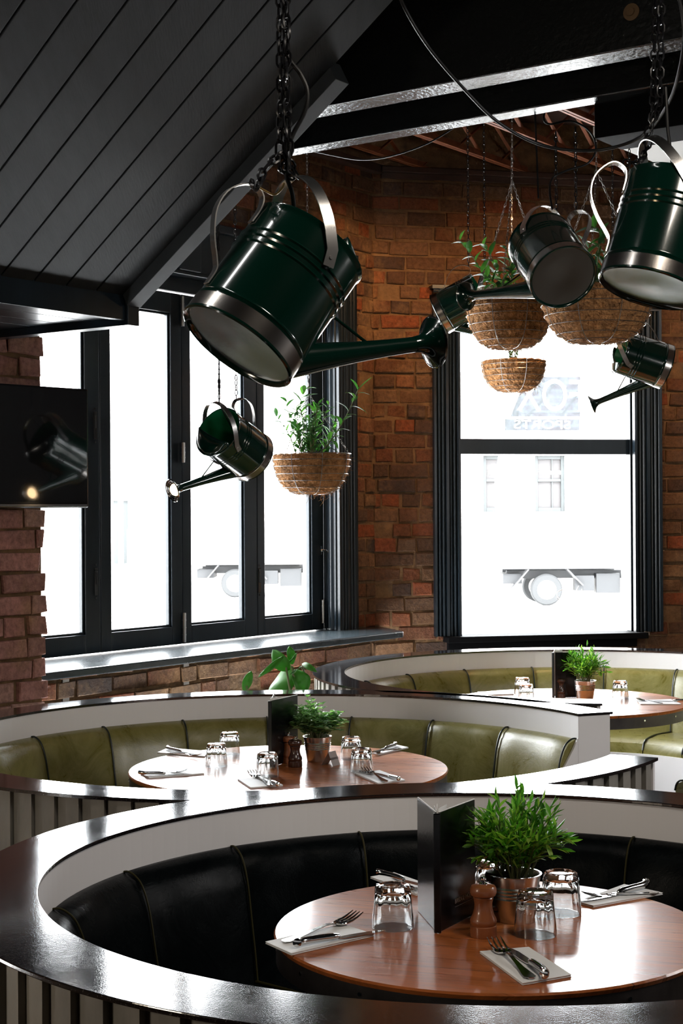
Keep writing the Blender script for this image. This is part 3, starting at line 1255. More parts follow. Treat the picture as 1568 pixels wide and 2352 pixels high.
        sc_ = m.build('seat_cushion', leather, t)
        pts = [c + Vector((r * math.cos(aa), r * math.sin(aa), z + .002)) for r, z in prof[1:6]]
        MB().tube(catmull(pts, 3), .0042, 7).build('piping', pipem, sc_)
    return t


booth((.287, 3.25), .90, 1.05, 32, 334, 23, 37, M_['dark_leather'], M_['pipe_olive'], 'nearest round booth with black-green leather and dark speckled rim', None, .0024)
booth((-.19, 5.33), 1.135, 1.27, 23, 331.5, 17.55, 25.8, M_['olive'], M_['pipe'], 'middle round booth, olive leather, holding the table with the reserved sign', ((.287, 3.25), 1.05))
booth((1.14, 7.34), 1.135, 1.27, -66, 263, 19.6, -60, M_['olive'], M_['pipe'], 'farthest round booth, olive leather, in the corner under the sash window', ((-.19, 5.33), 1.27))


# ------------------------------------------------------------------ tables
def table(c, R, label, top=.75):
    c = Vector((c[0], c[1], 0))
    t = thing('round_table', label, 'table', c, 'round timber tables')
    MB().lathe([(R - .003, top - .012), (R, top - .004), (R - .003, top)], 96, c=c, smooth=False).build('table_top', M_['table'], t)
    m = MB()
    m.ring(c, [(R - .03, top - .058), (R - .004, top - .058), (R - .004, top - .0125), (R - .03, top - .0125)], 0, 2 * math.pi, 96)
    bd = m.build('metal_edge_band', M_['band'], t)
    m = MB()
    for k in range(16):
        a = 2 * math.pi * (k + .3) / 16
        e = Vector((math.cos(a), math.sin(a), 0))
        p = c + e * (R - .005) + X3 * (top - .028)
        m.tube([p, p + e * .003], .0042, 8)
    m.build('screw', M_['steel'], bd)
    MB().lathe([(.24, 0), (.24, .012), (.05, .035), (.035, .06), (.035, top - .06)], 32, c=c).build('pedestal', M_['black'], t)
    return t


T1 = table((.300, 3.25), .443, 'nearest round timber table with the tall open menu')
T2 = table((-.182, 5.32), .533, 'middle round timber table with the reserved sign')
T3 = table((1.01, 7.15), .535, 'farthest round timber table, near the sash window')
TZ = .75

# ------------------------------------------------------------------ tumblers, upside down
def facet(a, r, z):
    # ten flutes that fade out towards the drinking rim (which is down)
    k = max(0.0, min(1.0, (z - .022) / .03))
    ph = (a * 10 / (2 * math.pi)) % 1.0
    c = math.cos(math.pi / 10) / math.cos((ph - .5) * 2 * math.pi / 10)
    return r * (1 - k * .9 + k * .9 * c)


def tumbler():
    t = thing('glass_tumbler', '-', 'glass', (0, 0, 0))
    m = MB()
    out = [(.0425, 0), (.0428, .004), (.0420, .022), (.0405, .045), (.0392, .066), (.0380, .080), (.0350, .0865), (.030, .088)]
    n = 60
    m.lathe(out, n, rf=facet, cap0=False, cap1=False)
    inn = [(.0407, 0), (.0400, .020), (.0378, .045), (.0350, .062), (.0290, .070), (.012, .0725)]
    m.lathe(inn, n, rf=lambda a, r, z: r * (1 + .035 * math.cos(10 * a) * max(0, min(1, (z - .02) / .03))), cap0=False, cap1=True)
    k0 = (len(out) - 1) * n
    m.f[k0:] = [f[::-1] for f in m.f[k0:]]
    # dimple on the foot
    m.lathe([(.030, .088), (.026, .0862), (.012, .085)], n, cap0=False, cap1=True)
    o2 = len(out) * n
    for k in range(n):
        m.f.append((k, o2 + k, o2 + (k + 1) % n, (k + 1) % n))
        m.sm.append(True)
    m.build('tumbler_body', M_['glass'], t, local=True)
    return t


tum = None
GL = [(902, 2130, 1, 'upturned glass tumbler left of the tall menu on the nearest table'),
      (1229, 2147, 1, 'upturned glass tumbler in front, beside the knife on the nearest table'),
      (1288, 2098, 1, 'upturned glass tumbler right of the metal plant pot on the nearest table'),
      (1132, 2066, 1, 'upturned glass tumbler mostly hidden behind the pepper mill on the nearest table'),
      (527, 1731, .87, 'upturned glass tumbler on the middle table, back one of the left pair'),
      (497, 1759, .87, 'upturned glass tumbler on the middle table, front one of the left pair'),
      (614, 1783, .87, 'upturned glass tumbler just left of the menu on the middle table'),
      (806, 1743, .87, 'upturned glass tumbler on the middle table, back one right of the sign'),
      (830, 1772, .87, 'upturned glass tumbler on the middle table beside the fork, right of the sign'),
      (1199, 1594, .88, 'upturned glass tumbler left of the menu on the farthest table, the taller looking'),
      (1208, 1609, .84, 'upturned glass tumbler on the farthest table, front one of the left pair'),
      (1424, 1602, .88, 'upturned glass tumbler right of the potted plant on the farthest table')]
for i, (x, y, sc_, lab) in enumerate(GL):
    o = tumbler() if tum is None else copy_tree(tum)
    if tum is None:
        tum = o
    p = onz(x, y, TZ)
    o.matrix_basis = Matrix.Translation(p + X3 * .0006) @ Matrix.Rotation(R_.uniform(0, 1), 4, 'Z') @ Matrix.Scale(sc_, 4)
    tag(o, lab, 'glass', 'upturned tumblers on the tables')


# ------------------------------------------------------------------ cutlery and napkins
def fork_mesh():
    m = MB()
    # handle: width profile along x (0 = tine tips, .19 = end)
    st = [(.062, .004, .004), (.072, .0035, .007), (.085, .003, .008), (.11, .0035, .006), (.14, .005, .004), (.17, .0085, .003), (.184, .009, .003), (.19, .004, .003)]
    top, bot = [], []
    vs = []
    for x, w, z in st:
        vs += [(x, -w, z), (x, w, z), (x, w * .8, z - .0022), (x, -w * .8, z - .0022)]
    fs = []
    for i in range(len(st) - 1):
        for k in range(4):
            fs.append((4 * i + k, 4 * i + 4 + k, 4 * i + 4 + (k + 1) % 4, 4 * i + (k + 1) % 4))
    fs += [(3, 2, 1, 0), (4 * len(st) - 4, 4 * len(st) - 3, 4 * len(st) - 2, 4 * len(st) - 1)]
    m.add(vs, fs, True)
    # palm
    hd = [(.040, .0125, .0035), (.048, .0130, .0015), (.056, .010, .0015), (.063, .0045, .004)]
    vs = []
    for x, w, z in hd:
        vs += [(x, -w, z + .002), (x, 0, z), (x, w, z + .002), (x, w, z), (x, 0, z - .0018), (x, -w, z)]
    fs = []
    for i in range(len(hd) - 1):
        for k in range(6):
            fs.append((6 * i + k, 6 * i + 6 + k, 6 * i + 6 + (k + 1) % 6, 6 * i + (k + 1) % 6))
    fs += [tuple(range(6))[::-1], tuple(range(6 * len(hd) - 6, 6 * len(hd)))]
    m.add(vs, fs, True)
    for k in range(4):
        y0 = -.0108 + .0072 * k
        pts = [(.043, y0, .004), (.03, y0 * 1.0, .0045), (.016, y0 * 1.02, .0075), (.0, y0 * 1.0, .0125)]
        m.tube(pts, [.0023, .0019, .0016, .0008], 6)
    return m


def knife_mesh():
    m = MB()
    st = [(0, .001, .0), (.01, .006, .0), (.03, .0095, 0), (.07, .0105, 0), (.098, .008, 0), (.104, .004, 0)]
    vs = []
    for x, w, z in st:
        vs += [(x, -w * .6, .003), (x, w, .003), (x, w * .9, .0018), (x, -w * .6, .0012)]
    fs = []
    for i in range(len(st) - 1):
        for k in range(4):
            fs.append((4 * i + k, 4 * i + 4 + k, 4 * i + 4 + (k + 1) % 4, 4 * i + (k + 1) % 4))
    fs += [(3, 2, 1, 0), (4 * len(st) - 4, 4 * len(st) - 3, 4 * len(st) - 2, 4 * len(st) - 1)]
    m.add(vs, fs, True)
    # cast pistol handle
    pts = [(.100, .002, .005), (.106, .002, .006), (.116, .001, .007), (.14, 0, .0085), (.165, -.001, .009), (.182, -.004, .0095), (.194, -.009, .0105), (.199, -.014, .011)]
    m.tube(catmull(pts, 4), [.0042 + .0026 * min(1, i / 8) + (.0016 * max(0, (i - 16) / 12)) - (.004 if i == 28 else 0) for i in range(29)], 12)
    return m


def place_bar(proto, a, b, z, name_scale, tilt=0, flip=1):
    """put a tool whose local x runs tip -> end between photo pixels a (tip) and b (end) on height z"""
    pa, pb = onz(a[0], a[1], z), onz(b[0], b[1], z)
    d = (pb - pa)
    L = d.length
    d.normalize()
    s = max(.85, min(1.25, L / name_scale[0]))* 1.0
    yv = X3.cross(d)
    if flip < 0:
        yv = -yv
    mx = Matrix(((d.x * s, yv.x * s, 0, pa.x), (d.y * s, yv.y * s, 0, pa.y), (0, 0, s, pa.z), (0, 0, 0, 1)))
    return mx @ Matrix.Rotation(tilt, 4, 'Y')


fork0 = fork_mesh().build('dinner_fork', M_['steel'], local=True)
knife0 = knife_mesh().build('table_knife', M_['steel'], local=True)
used = {'f': False, 'k': False}


def cutlery(which, a, b, z, label, tilt=0, flip=1):
    p0 = fork0 if which == 'f' else knife0
    o = p0
    if used[which]:
        o = p0.copy()
        COL.objects.link(o)
    used[which] = True
    o.matrix_basis = place_bar(o, a, b, z, (.19,) if which == 'f' else (.20,), tilt, flip)
    tag(o, label, 'fork' if which == 'f' else 'knife', 'forks on the napkins' if which == 'f' else 'knives on the napkins')
    return o


def napkin(px, label, th=.005):
    p = [onz(x, y, TZ + .0003) for x, y in px]
    c = sum(p, Vector()) / 4
    m = MB()
    n = 6
    rows = []
    for lay in range(3):
        z0 = th * lay / 3
        q = [v + (c - v) * (.012 * (lay if lay < 2 else 0)) for v in p]
        lo = [v + X3 * z0 for v in q]
        hi = [v + X3 * (z0 + th / 3 * .9) for v in q]
        m.hexa(lo + hi)
    o = m.build('paper_napkin', M_['paper'], bevel=.0006)
    # origin at its middle
    return tag(o, label, 'napkin', 'folded napkins under the cutlery')


def rect_from(a, b, wid, side=1):
    pass


NZ = TZ + .0055
napkin([(609, 2168), (669, 2195), (859, 2151), (789, 2127)], 'folded white napkin overhanging the left edge of the nearest table')
cutlery('f', (822, 2110), (645, 2168), NZ, 'steel fork lying on the left napkin of the nearest table')
cutlery('k', (884, 2140), (672, 2176), NZ, 'steel knife with rounded handle on the left napkin of the nearest table', flip=-1)
napkin([(1101, 2190), (1200, 2264), (1312, 2244), (1214, 2180)], 'folded white napkin at the front edge of the nearest table')
cutlery('f', (1134, 2170), (1229, 2258), NZ, 'steel fork on the front napkin of the nearest table')
cutlery('k', (1165, 2180), (1266, 2252), NZ, 'steel knife on the front napkin of the nearest table, right of the fork')
napkin([(1325, 2075), (1362, 2085), (1522, 2055), (1433, 2035)], 'folded white napkin at the right side of the nearest table')
cutlery('f', (1338, 2062), (1512, 2052), NZ, 'steel fork on the right napkin of the nearest table')
cutlery('k', (1334, 2072), (1495, 2040), NZ, 'steel knife on the right napkin of the nearest table', flip=-1)
napkin([(850, 2018), (955, 2058), (1010, 2045), (905, 2008)], 'folded white napkin behind the left tumbler on the nearest table')
cutlery('k', (985, 2040), (884, 2013), NZ + .012, 'steel knife with raised handle behind the left tumbler, nearest table', flip=-1)
cutlery('f', (960, 2052), (905, 2015), NZ, 'steel fork partly behind the left tumbler on the nearest table')
napkin([(361, 1731), (470, 1740), (480, 1728), (385, 1720)], 'folded napkin at the back left of the middle table')
cutlery('k', (455, 1734), (379, 1723), NZ, 'steel knife on the back left napkin of the middle table')
cutlery('f', (460, 1739), (385, 1730), NZ, 'steel fork on the back left napkin of the middle table')
napkin([(322, 1779), (342, 1789), (470, 1779), (440, 1771)], 'folded napkin at the left edge of the middle table')
cutlery('k', (440, 1778), (326, 1781), NZ, 'steel knife with dark reflections at the left edge of the middle table')
cutlery('f', (430, 1774), (330, 1775), NZ, 'steel fork beside the knife at the left edge of the middle table')
napkin([(545, 1792), (575, 1812), (650, 1806), (612, 1789)], 'folded napkin at the front of the middle table')
cutlery('f', (577, 1779), (628, 1809), NZ, 'steel fork in front of the tumbler left of the middle menu')
cutlery('k', (600, 1789), (640, 1806), NZ, 'steel knife in front of the tumbler left of the middle menu')
napkin([(815, 1779), (868, 1802), (930, 1794), (872, 1772)], 'folded napkin at the front right of the middle table')
cutlery('f', (838, 1771), (886, 1797), NZ, 'steel fork at the front right of the middle table')
cutlery('k', (862, 1777), (920, 1794), NZ, 'steel knife at the front right of the middle table')
napkin([(852, 1731), (868, 1735), (938, 1719), (905, 1712)], 'folded napkin at the back right of the middle table')
cutlery('k', (852, 1728), (914, 1714), NZ, 'steel knife with thick handle at the back right of the middle table', flip=-1)
cutlery('f', (852, 1733), (920, 1720), NZ, 'steel fork at the back right of the middle table')
napkin([(1462, 1611), (1470, 1619), (1564, 1619), (1540, 1608)], 'folded napkin at the right of the farthest table')
cutlery('k', (1500, 1611), (1561, 1612), NZ, 'steel knife at the right of the farthest table')
cutlery('f', (1463, 1608), (1520, 1616), NZ, 'steel fork at the right of the farthest table')
napkin([(1096, 1591), (1120, 1598), (1180, 1596), (1150, 1589)], 'folded napkin at the left of the farthest table')


# ------------------------------------------------------------------ menus
def menu(sp, lo, ro, H, label, text=None, scale=1.0, tilt=0):
    """menu standing open; sp = spine foot, lo / ro = feet of the outer corners"""
    g = thing('menu', label, 'menu', sp, 'menus standing on the tables')
    up = X3
    th = .0035 * scale
    for nm, e in (('menu_cover', lo), ('menu_cover', ro)):
        d = (e - sp)
        L = d.length
        d.normalize()
        nn = d.cross(X3)
        m = MB()
        m.box(sp + d * (L / 2 + .006) + X3 * (H / 2), (L - .004, th, H), (d, nn, X3))
        m.build(nm, M_['menu'], g, bevel=.0008)
        m = MB()
        m.box(sp + d * (L / 2 + .006) + X3 * (H + .0008), (L - .004, th * .7, .0012), (d, nn, X3))
        m.build('cover_edge', M_['paper'], g)
    dl, dr = (lo - sp).normalized(), (ro - sp).normalized()
    across = (dr - dl).normalized()
    back = (dl + dr).normalized()
    m = MB()
    m.box(sp + X3 * (H / 2) - back * .002, (.015 * scale, .006 * scale, H), (across, back, X3))
    m.build('menu_spine', M_['menu'], g, bevel=.002)
    m = MB()
    for k in range(5):
        f = (k - 2) / 2
        d = (back + across * f * .22).normalized()
        nn = d.cross(X3)
        m.box(sp + d * .034 * scale + X3 * (H * .5 + .004 * (1 + math.sin(k * 2.1)) + .004), (.055 * scale, .0006, H * .97), (d, nn, X3))
    m.build('menu_page', M_['paper'], g)
    return g, dr, ro


sp = onz(1005, 2143, TZ) + X3 * .0005
lo = onz(962, 2094, TZ) + X3 * .0005
ro = onz(1088, 2100, TZ) + X3 * .0005
H1 = .242
g1, dr, ro_ = menu(sp, lo, ro, H1, 'tall black menu standing open on the nearest table, printed with a pub name')
ctr = sp + dr * ((ro - sp).length * .70) + X3 * (H1 * .195) + dr.cross(X3) * .0032
nn = dr.cross(X3)
mt = Matrix(((dr.x, 0, nn.x, ctr.x), (dr.y, 0, nn.y, ctr.y), (0, 1, 0, ctr.z), (0, 0, 0, 1)))
text_mesh('BRIDGE HOTEL', .0135, mt, 'lettering', M_['print'], g1, .0002)
m = MB()
m.box(ctr - X3 * .011, (.088, .0006, .0008), (dr, nn, X3))
m.build('underline', M_['print'], g1)
# elastic stud on the left cover
m = MB()
dl = (lo - sp).normalized()
m.lathe([(.0022, 0), (.0022, .001)], 10, c=sp + dl * .012 + X3 * (H1 * .62) - dl.cross(X3) * .003, M=Matrix.Identity(3))
m.build('elastic_stud', M_['steel'], g1)

sp2 = onz(621, 1762, TZ) + X3 * .0005
menu(sp2, onz(631, 1738, TZ) + X3 * .0005, onz(682, 1744, TZ) + X3 * .0005, .222, 'black menu standing half open on the middle table beside the mills', scale=.9)
sp3 = onz(1271, 1603, TZ) + X3 * .0005
g3, dr3, ro3 = menu(sp3, onz(1274, 1593, TZ) + X3 * .0005, onz(1322, 1602, TZ) + X3 * .0005, .208, 'black menu behind the mill on the farthest table', scale=.85)


# ------------------------------------------------------------------ mills
def mill(material, nm):
    t = thing('pepper_mill', '-', 'pepper mill', (0, 0, 0))
    m = MB()
    m.lathe([(.0265, 0), (.0270, .003), (.0265, .021), (.0245, .0225), (.0262, .026), (.0270, .031), (.0255, .037), (.0215, .044), (.0185, .055), (.0180, .066), (.0195, .073), (.0205, .077), (.0195, .079)], 36)
    m.build('mill_body', material, t, local=True)
    m = MB()
    m.lathe([(.019, .0795), (.0245, .082), (.0270, .088), (.0268, .095), (.0240, .1005), (.014, .104), (.008, .1045)], 36)
    m.build('mill_head', material, t, local=True)
    m = MB()
    m.lathe([(.009, .1045), (.009, .1065), (.0035, .108), (.0035, .111), (.0058, .113), (.0062, .116), (.004, .119)], 20)
    m.build('mill_knob', M_['steel'], t, local=True)
    return t


def put(o, x, y, sc_, lab, cat, grp):
    o.matrix_basis = Matrix.Translation(onz(x, y, TZ) + X3 * .0005) @ Matrix.Scale(sc_, 4)
    return tag(o, lab, cat, grp)


GM = 'pepper and salt mills on the tables'
mA = put(mill(M_['mill'], 'a'), 1110, 2150, 1.0, 'turned brown wooden pepper mill beside the tall menu', 'pepper mill', GM)
mB = put(mill(M_['mill_dark'], 'b'), 1143, 2112, 1.0, 'dark wooden mill behind the brown mill on the nearest table', 'pepper mill', GM)
put(copy_tree(mA), 662, 1752, .88, 'brown wooden mill half hidden by the dark mill on the middle table', 'pepper mill', GM)
put(copy_tree(mB), 678, 1761, .88, 'dark wooden mill in front of the brown one on the middle table', 'pepper mill', GM)
put(copy_tree(mB), 1287, 1602, .86, 'small dark wooden mill on the farthest table', 'pepper mill', GM)


# ------------------------------------------------------------------ pots with herbs
def leafquad(mb, p, d, up, L, W, curl=.2, segs=3):
    """one leaf as a small curved, folded blade starting at p along d"""
    d = d.normalized()
    side = d.cross(up)
    if side.length < 1e-3:
        side = Vector((1, 0, 0))
    side.normalize()
    nrm_ = side.cross(d).normalized()
    vs, fs = [], []
    for i in range(segs + 1):
        t = i / segs
        w = W * (math.sin(math.pi * (t * .86 + .10)) ** .9) * .5
        if i == segs:
            w = W * .03
        c = p + d * (L * t) - nrm_ * (curl * L * t * t)
        vs += [c - side * w + nrm_ * w * .35, c, c + side * w + nrm_ * w * .35]
    for i in range(segs):
        a = 3 * i
        fs += [(a, a + 1, a + 4, a + 3), (a + 1, a + 2, a + 5, a + 4)]
    mb.add(vs, fs, True)


def pot(t, r=.052, h=.092):
    m = MB()
    pf = [(r * .74, 0), (r * .76, .002)]
    for k in range(4):
        z = h * (.50 + .075 * k)
        rr2 = r * (.76 + .24 * z / h)
        pf += [(rr2, z - .0035), (rr2 + .0022, z), (rr2, z + .0035)]
    pf += [(r * .985, h * .9), (r, h - .002), (r + .0025, h), (r - .001, h), (r - .003, h - .004), (r * .92, h * .8)]
    m.lathe(pf, 48, cap1=False)
    m.build('metal_pot', M_['tinsteel'], t, local=True)
    MB().lathe([(r * .93, h * .84), (r * .5, h * .90), (.002, h * .91)], 24, cap0=True).build('soil', M_['soil'], t, local=True)


def herb(kind, seed):
    rr_ = random.Random(seed)
    t = thing('potted_herb', '-', 'potted plant', (0, 0, 0))
    pot(t)
    st, lf = MB(), MB()
    n = 95 if kind == 'long' else 130
    for i in range(n):
        a = rr_.uniform(0, 2 * math.pi)
        lean = rr_.uniform(.02, 1.0) ** .7
        L = rr_.uniform(.11, .20) if kind == 'long' else rr_.uniform(.08, .155)
        hd = Vector((math.cos(a), math.sin(a), 0))
        p0 = hd * rr_.uniform(0, .035) + X3 * .080
        sp_ = .082 if kind == 'long' else .088
        pts = []
        for k in range(6):
            u = k / 5
            pts.append(p0 + hd * (sp_ * lean * (u ** 1.2)) + X3 * (L * u * (1.05 - .62 * lean * u)) + Vector((rr_.uniform(-1, 1), rr_.uniform(-1, 1), 0)) * .004)
        st.tube(pts, [.0011, .001, .001, .0009, .0008, .0006], 5)
        if kind == 'long':
            for k in range(9):
                u = .25 + .75 * k / 8
                idx = min(4, int(u * 5))
                f_ = u * 5 - idx
                p = pts[idx].lerp(pts[idx + 1], f_)
                tg = (pts[idx + 1] - pts[idx]).normalized()
                side = Vector((rr_.uniform(-1, 1), rr_.uniform(-1, 1), rr_.uniform(-.2, .5))).normalized()
                leafquad(lf, p, (tg * .9 + side * .9), X3 + side * .3, rr_.uniform(.024, .038), rr_.uniform(.007, .0115), rr_.uniform(0, .3))
            leafquad(lf, pts[-1], pts[-1] - pts[-2], hd, .03, .008, .1)
        else:
            for k in range(6):
                u = .3 + .7 * k / 5
                idx = min(4, int(u * 5))
                p = pts[idx].lerp(pts[idx + 1], u * 5 - idx)
                tg = (pts[idx + 1] - pts[idx]).normalized()
                b_ = rr_.uniform(0, 6.28)
                for s_ in (0, math.pi):
                    side = Vector((math.cos(b_ + s_), math.sin(b_ + s_), .15))
                    leafquad(lf, p, tg * .5 + side, X3, rr_.uniform(.017, .024), rr_.uniform(.016, .022), .1, 3)
    st.build('stems', M_['stem'], t, local=True)
    lf.build('foliage', M_['leaf_lt'] if kind == 'long' else M_['leaf_rd'], t, local=True)
    return t


GP = 'potted herbs on the tables'
h1 = put(herb('long', 5), 1181, 2112, 1.06, 'bushy narrow-leaved green herb in a metal pot on the nearest table', 'potted plant', GP)
h2 = put(herb('round', 9), 729, 1748, .93, 'round-leaved pale green herb in a metal pot on the middle table', 'potted plant', GP)
h3 = put(copy_tree(h1), 1343, 1606, .93, 'narrow-leaved green herb in a metal pot on the farthest table', 'potted plant', GP)
h3.matrix_basis = h3.matrix_basis @ Matrix.Rotation(2.2, 4, 'Z')

# reserved sign: folded steel tent
bl, br = onz(758, 1762, TZ), onz(787, 1755, TZ)
d = (br - bl).normalized()
nb_ = X3.cross(d)
w_, hgt, dep = .043, .046, .034
cc = (bl + br) / 2
g = thing('reserved_sign', 'small folded steel sign reading reserved, on the middle table', 'sign', cc)
m = MB()
fr_l, fr_r = cc - d * w_ / 2, cc + d * w_ / 2
tp_l, tp_r = fr_l + nb_ * dep * .55 + X3 * hgt, fr_r + nb_ * dep * .55 + X3 * hgt
bk_l, bk_r = fr_l + nb_ * dep * 1.4, fr_r + nb_ * dep * 1.4
m.add([fr_l, fr_r, tp_r, tp_l, bk_r, bk_l], [(0, 1, 2, 3), (3, 2, 4, 5)])
m.build('sign_plate', mat('satin_sign_plate', (.42, .39, .38), .55), g, solid=.001)
yv = (tp_l - fr_l).normalized()
nv = d.cross(yv).normalized()
ctr = (fr_l + fr_r + tp_l + tp_r) / 4 + nv * .0009 * (1 if nv.dot(-nb_) > 0 else -1)
if nv.dot(-nb_) < 0:
    nv = -nv
mt = Matrix(((d.x, yv.x, nv.x, ctr.x), (d.y, yv.y, nv.y, ctr.y), (d.z, yv.z, nv.z, ctr.z), (0, 0, 0, 1)))
text_mesh('RESERVED', .0105, mt, 'lettering', M_['cable'], g, .0002)


# ------------------------------------------------------------------ watering cans (lamps)
def strap(m, pts, width_dir, w, th=.0022):
    """flat metal strap along pts, wide in width_dir"""
    pts = [Vector(p) for p in pts]
    vs, fs = [], []
    for i, p in enumerate(pts):
        t = (pts[min(i + 1, len(pts) - 1)] - pts[max(i - 1, 0)]).normalized()
        wd = Vector(width_dir)
        wd = (wd - t * wd.dot(t)).normalized()
        nn_ = t.cross(wd)
        vs += [p - wd * w / 2 - nn_ * th / 2, p + wd * w / 2 - nn_ * th / 2, p + wd * w / 2 + nn_ * th / 2, p - wd * w / 2 + nn_ * th / 2]
    for i in range(len(pts) - 1):
        for k in range(4):
            fs.append((4 * i + k, 4 * i + 4 + k, 4 * i + 4 + (k + 1) % 4, 4 * i + (k + 1) % 4))
    n = len(pts) * 4
    fs += [(3, 2, 1, 0), (n - 4, n - 3, n - 2, n - 1)]
    m.add(vs, fs, False)


def watering_can():
    """unit can: body .2 wide, base at the origin, axis +z, spout towards +x"""
    t = thing('watering_can', '-', 'watering can', (0, 0, 0))
    R, H = .098, .215
    m = MB()
    pf = [(R, .030)]
    for z in (.036,):
        pf += [(R, z), (R + .0014, z + .0025), (R, z + .005), (R, z + .0065)]
    for z in (.138, .150, .162):
        pf += [(R, z - .0042), (R, z - .0028), (R + .0022, z), (R, z + .0028), (R, z + .0042)]
    pf += [(R, H - .012), (R, H - .006), (R + .002, H - .003), (R + .002, H), (R - .002, H)]
    m.lathe(pf, 72, cap0=False, cap1=False)
    m.build('can_body', M_['green'], t, local=True)
    m = MB()
    m.lathe([(.001, .010), (R - .004, .010), (R - .003, .014), (R - .003, H - .004), (R - .002, H)], 72, cap0=False, cap1=False)
    m.f = [f[::-1] for f in m.f]
    m.build('can_lit_inside', M_['lit_inside'], t, local=True)
    m = MB()
    m.lathe([(R + .001, .004), (R + .0022, .005), (R + .0022, .031), (R + .0005, .032)], 72, cap0=False, cap1=False)
    m.build('metal_band', M_['copper'], t, local=True)
    m = MB()
    m.lathe([(R - .006, .007), (R - .003, .001), (R + .0005, -.001), (R + .0032, .001), (R + .0032, .0045), (R + .0010, .0055)], 72, cap0=False, cap1=False)
    m.build('base_rim', M_['green'], t, local=True)
    m = MB()
    m.lathe([(R - .004, .0065), (R * .6, .0080), (R * .3, .0065), (.001, .0060)], 72, cap0=False)
    m.build('can_base', M_['underside'], t, local=True)
    # half cover over the spout side of the mouth
    m = MB()
    n = 14
    vs, fs = [], []
    for i in range(n + 1):
        a = math.radians(-78 + 156 * i / n)
        e = Vector((math.cos(a), math.sin(a), 0)) * (R - .001)
        inner = Vector((R * .14 + .012 * math.cos(a * 1.0), e.y * .97, 0))
        for k in range(6):
            u = k / 5
            p = e.lerp(inner, u)
            p.z = H - .001 + .022 * math.sin(math.pi * .5 * u) * (abs(math.cos(a)) ** .4)
            vs.append(p)
    for i in range(n):
        for k in range(5):
            fs.append((i * 6 + k, i * 6 + k + 1, i * 6 + 7 + k, i * 6 + 6 + k))
    m.add(vs, fs, True)
    m.build('half_cover', M_['green'], t, local=True, solid=.0016)
    # arched carrying strap over the mouth, spanning side to side
    m = MB()
    q8 = math.sqrt(.5)
    pts = [(.016, R + .003, H - .052), (.006, R + .004, H - .026)]
    for i in range(1, 20):
        a = math.pi * i / 20
        k = .128 * math.sin(a) ** .80
        pts.append((.004 - q8 * k, (R + .004) * math.cos(a), H - .022 + q8 * k))
    pts += [(.006, -R - .004, H - .026), (.016, -R - .003, H - .052)]
    strap(m, pts, (q8, 0, q8), .019)
    for sgn in (1, -1):
        for z in (H - .038,):
            m.tube([(.011, sgn * (R + .003), z), (.011, sgn * (R + .0065), z)], .0032, 8)
    m.build('carrying_strap', M_['tinsteel'], t, local=True)
    # back handle, C shaped
    m = MB()
    pts = catmull([(-R - .002, 0, H - .040), (-R - .003, 0, H - .012), (-R - .012, 0, H + .006), (-R - .036, 0, H + .010), (-R - .060, 0, H - .022), (-R - .060, 0, H - .062),
                   (-R - .038, 0, H - .100), (-R - .012, 0, H - .128), (-R - .003, 0, H - .142), (-R - .002, 0, H - .168)], 4)
    strap(m, pts, (0, 1, 0), .017)
    m.build('back_handle', M_['tinsteel'], t, local=True)
    # spout with rose
    a = Vector((R - .02, 0, .036))
    dd = Vector((math.sin(math.radians(44)), 0, math.cos(math.radians(44))))
    b = a + dd * .255
    m = MB()
    q = [a + dd * (.255 * k / 8) for k in range(9)]
    m.tube(q, [.030, .027, .0235, .0205, .0180, .0160, .0145, .0135, .013], 28)
    st_ = m.build('spout', M_['green'], t, local=True)
    ax_ = Matrix(((0, dd.z, dd.x), (1, 0, 0), (0, -dd.x, dd.z)))
    ux = Vector((dd.z, 0, -dd.x))
    ax_ = Matrix(((ux.x, 0, dd.x), (ux.y, 1, dd.y), (ux.z, 0, dd.z)))
    m = MB()
    m.lathe([(.0135, -.012), (.015, 0), (.020, .010), (.031, .019), (.041, .024), (.0425, .026), (.0415, .0275), (.039, .0262), (.030, .021), (.018, .012)], 40, c=b, M=ax_, cap0=False, cap1=False)
    ro2 = m.build('rose', M_['green'], t, local=True)
    m = MB()
    m.lathe([(.0425, .0245), (.0445, .026), (.0425, .0285)], 40, c=b, M=ax_, cap0=False, cap1=False)
    m.build('rose_rim', M_['steel'], ro2, local=True)
    m = MB()
    for r_a, z_a in ((.0385, .0262), (.0315, .0232), (.0245, .0195)):
        m.lathe([(r_a + .0022, z_a), (r_a + .001, z_a + .0022), (r_a - .002, z_a + .0012), (r_a - .0045, z_a - .0012)], 36, c=b, M=ax_, cap0=False, cap1=False)
    m.build('rose_ring', M_['steel'], ro2, local=True)
    m = MB()
    m.lathe([(.001, .010), (.012, .012), (.019, .017), (.0205, .0215), (.017, .0265), (.009, .0295), (.001, .0305)], 28, c=b, M=ax_, cap0=False, cap1=False)
    m.build('bulb', M_['bulb'], ro2, local=True)
    # stay rod from spout to body
    m = MB()
    m.tube([a + dd * .15 + Vector((-.008, 0, .012)), Vector((R + .001, 0, .150))], .0026, 8)
    m.build('stay_rod', M_['green'], t, local=True)
    return t


can0 = watering_can()
CANL = Vector((.098 - .02, 0, .036)) + Vector((math.sin(math.radians(44)), 0, math.cos(math.radians(44)))) * .285


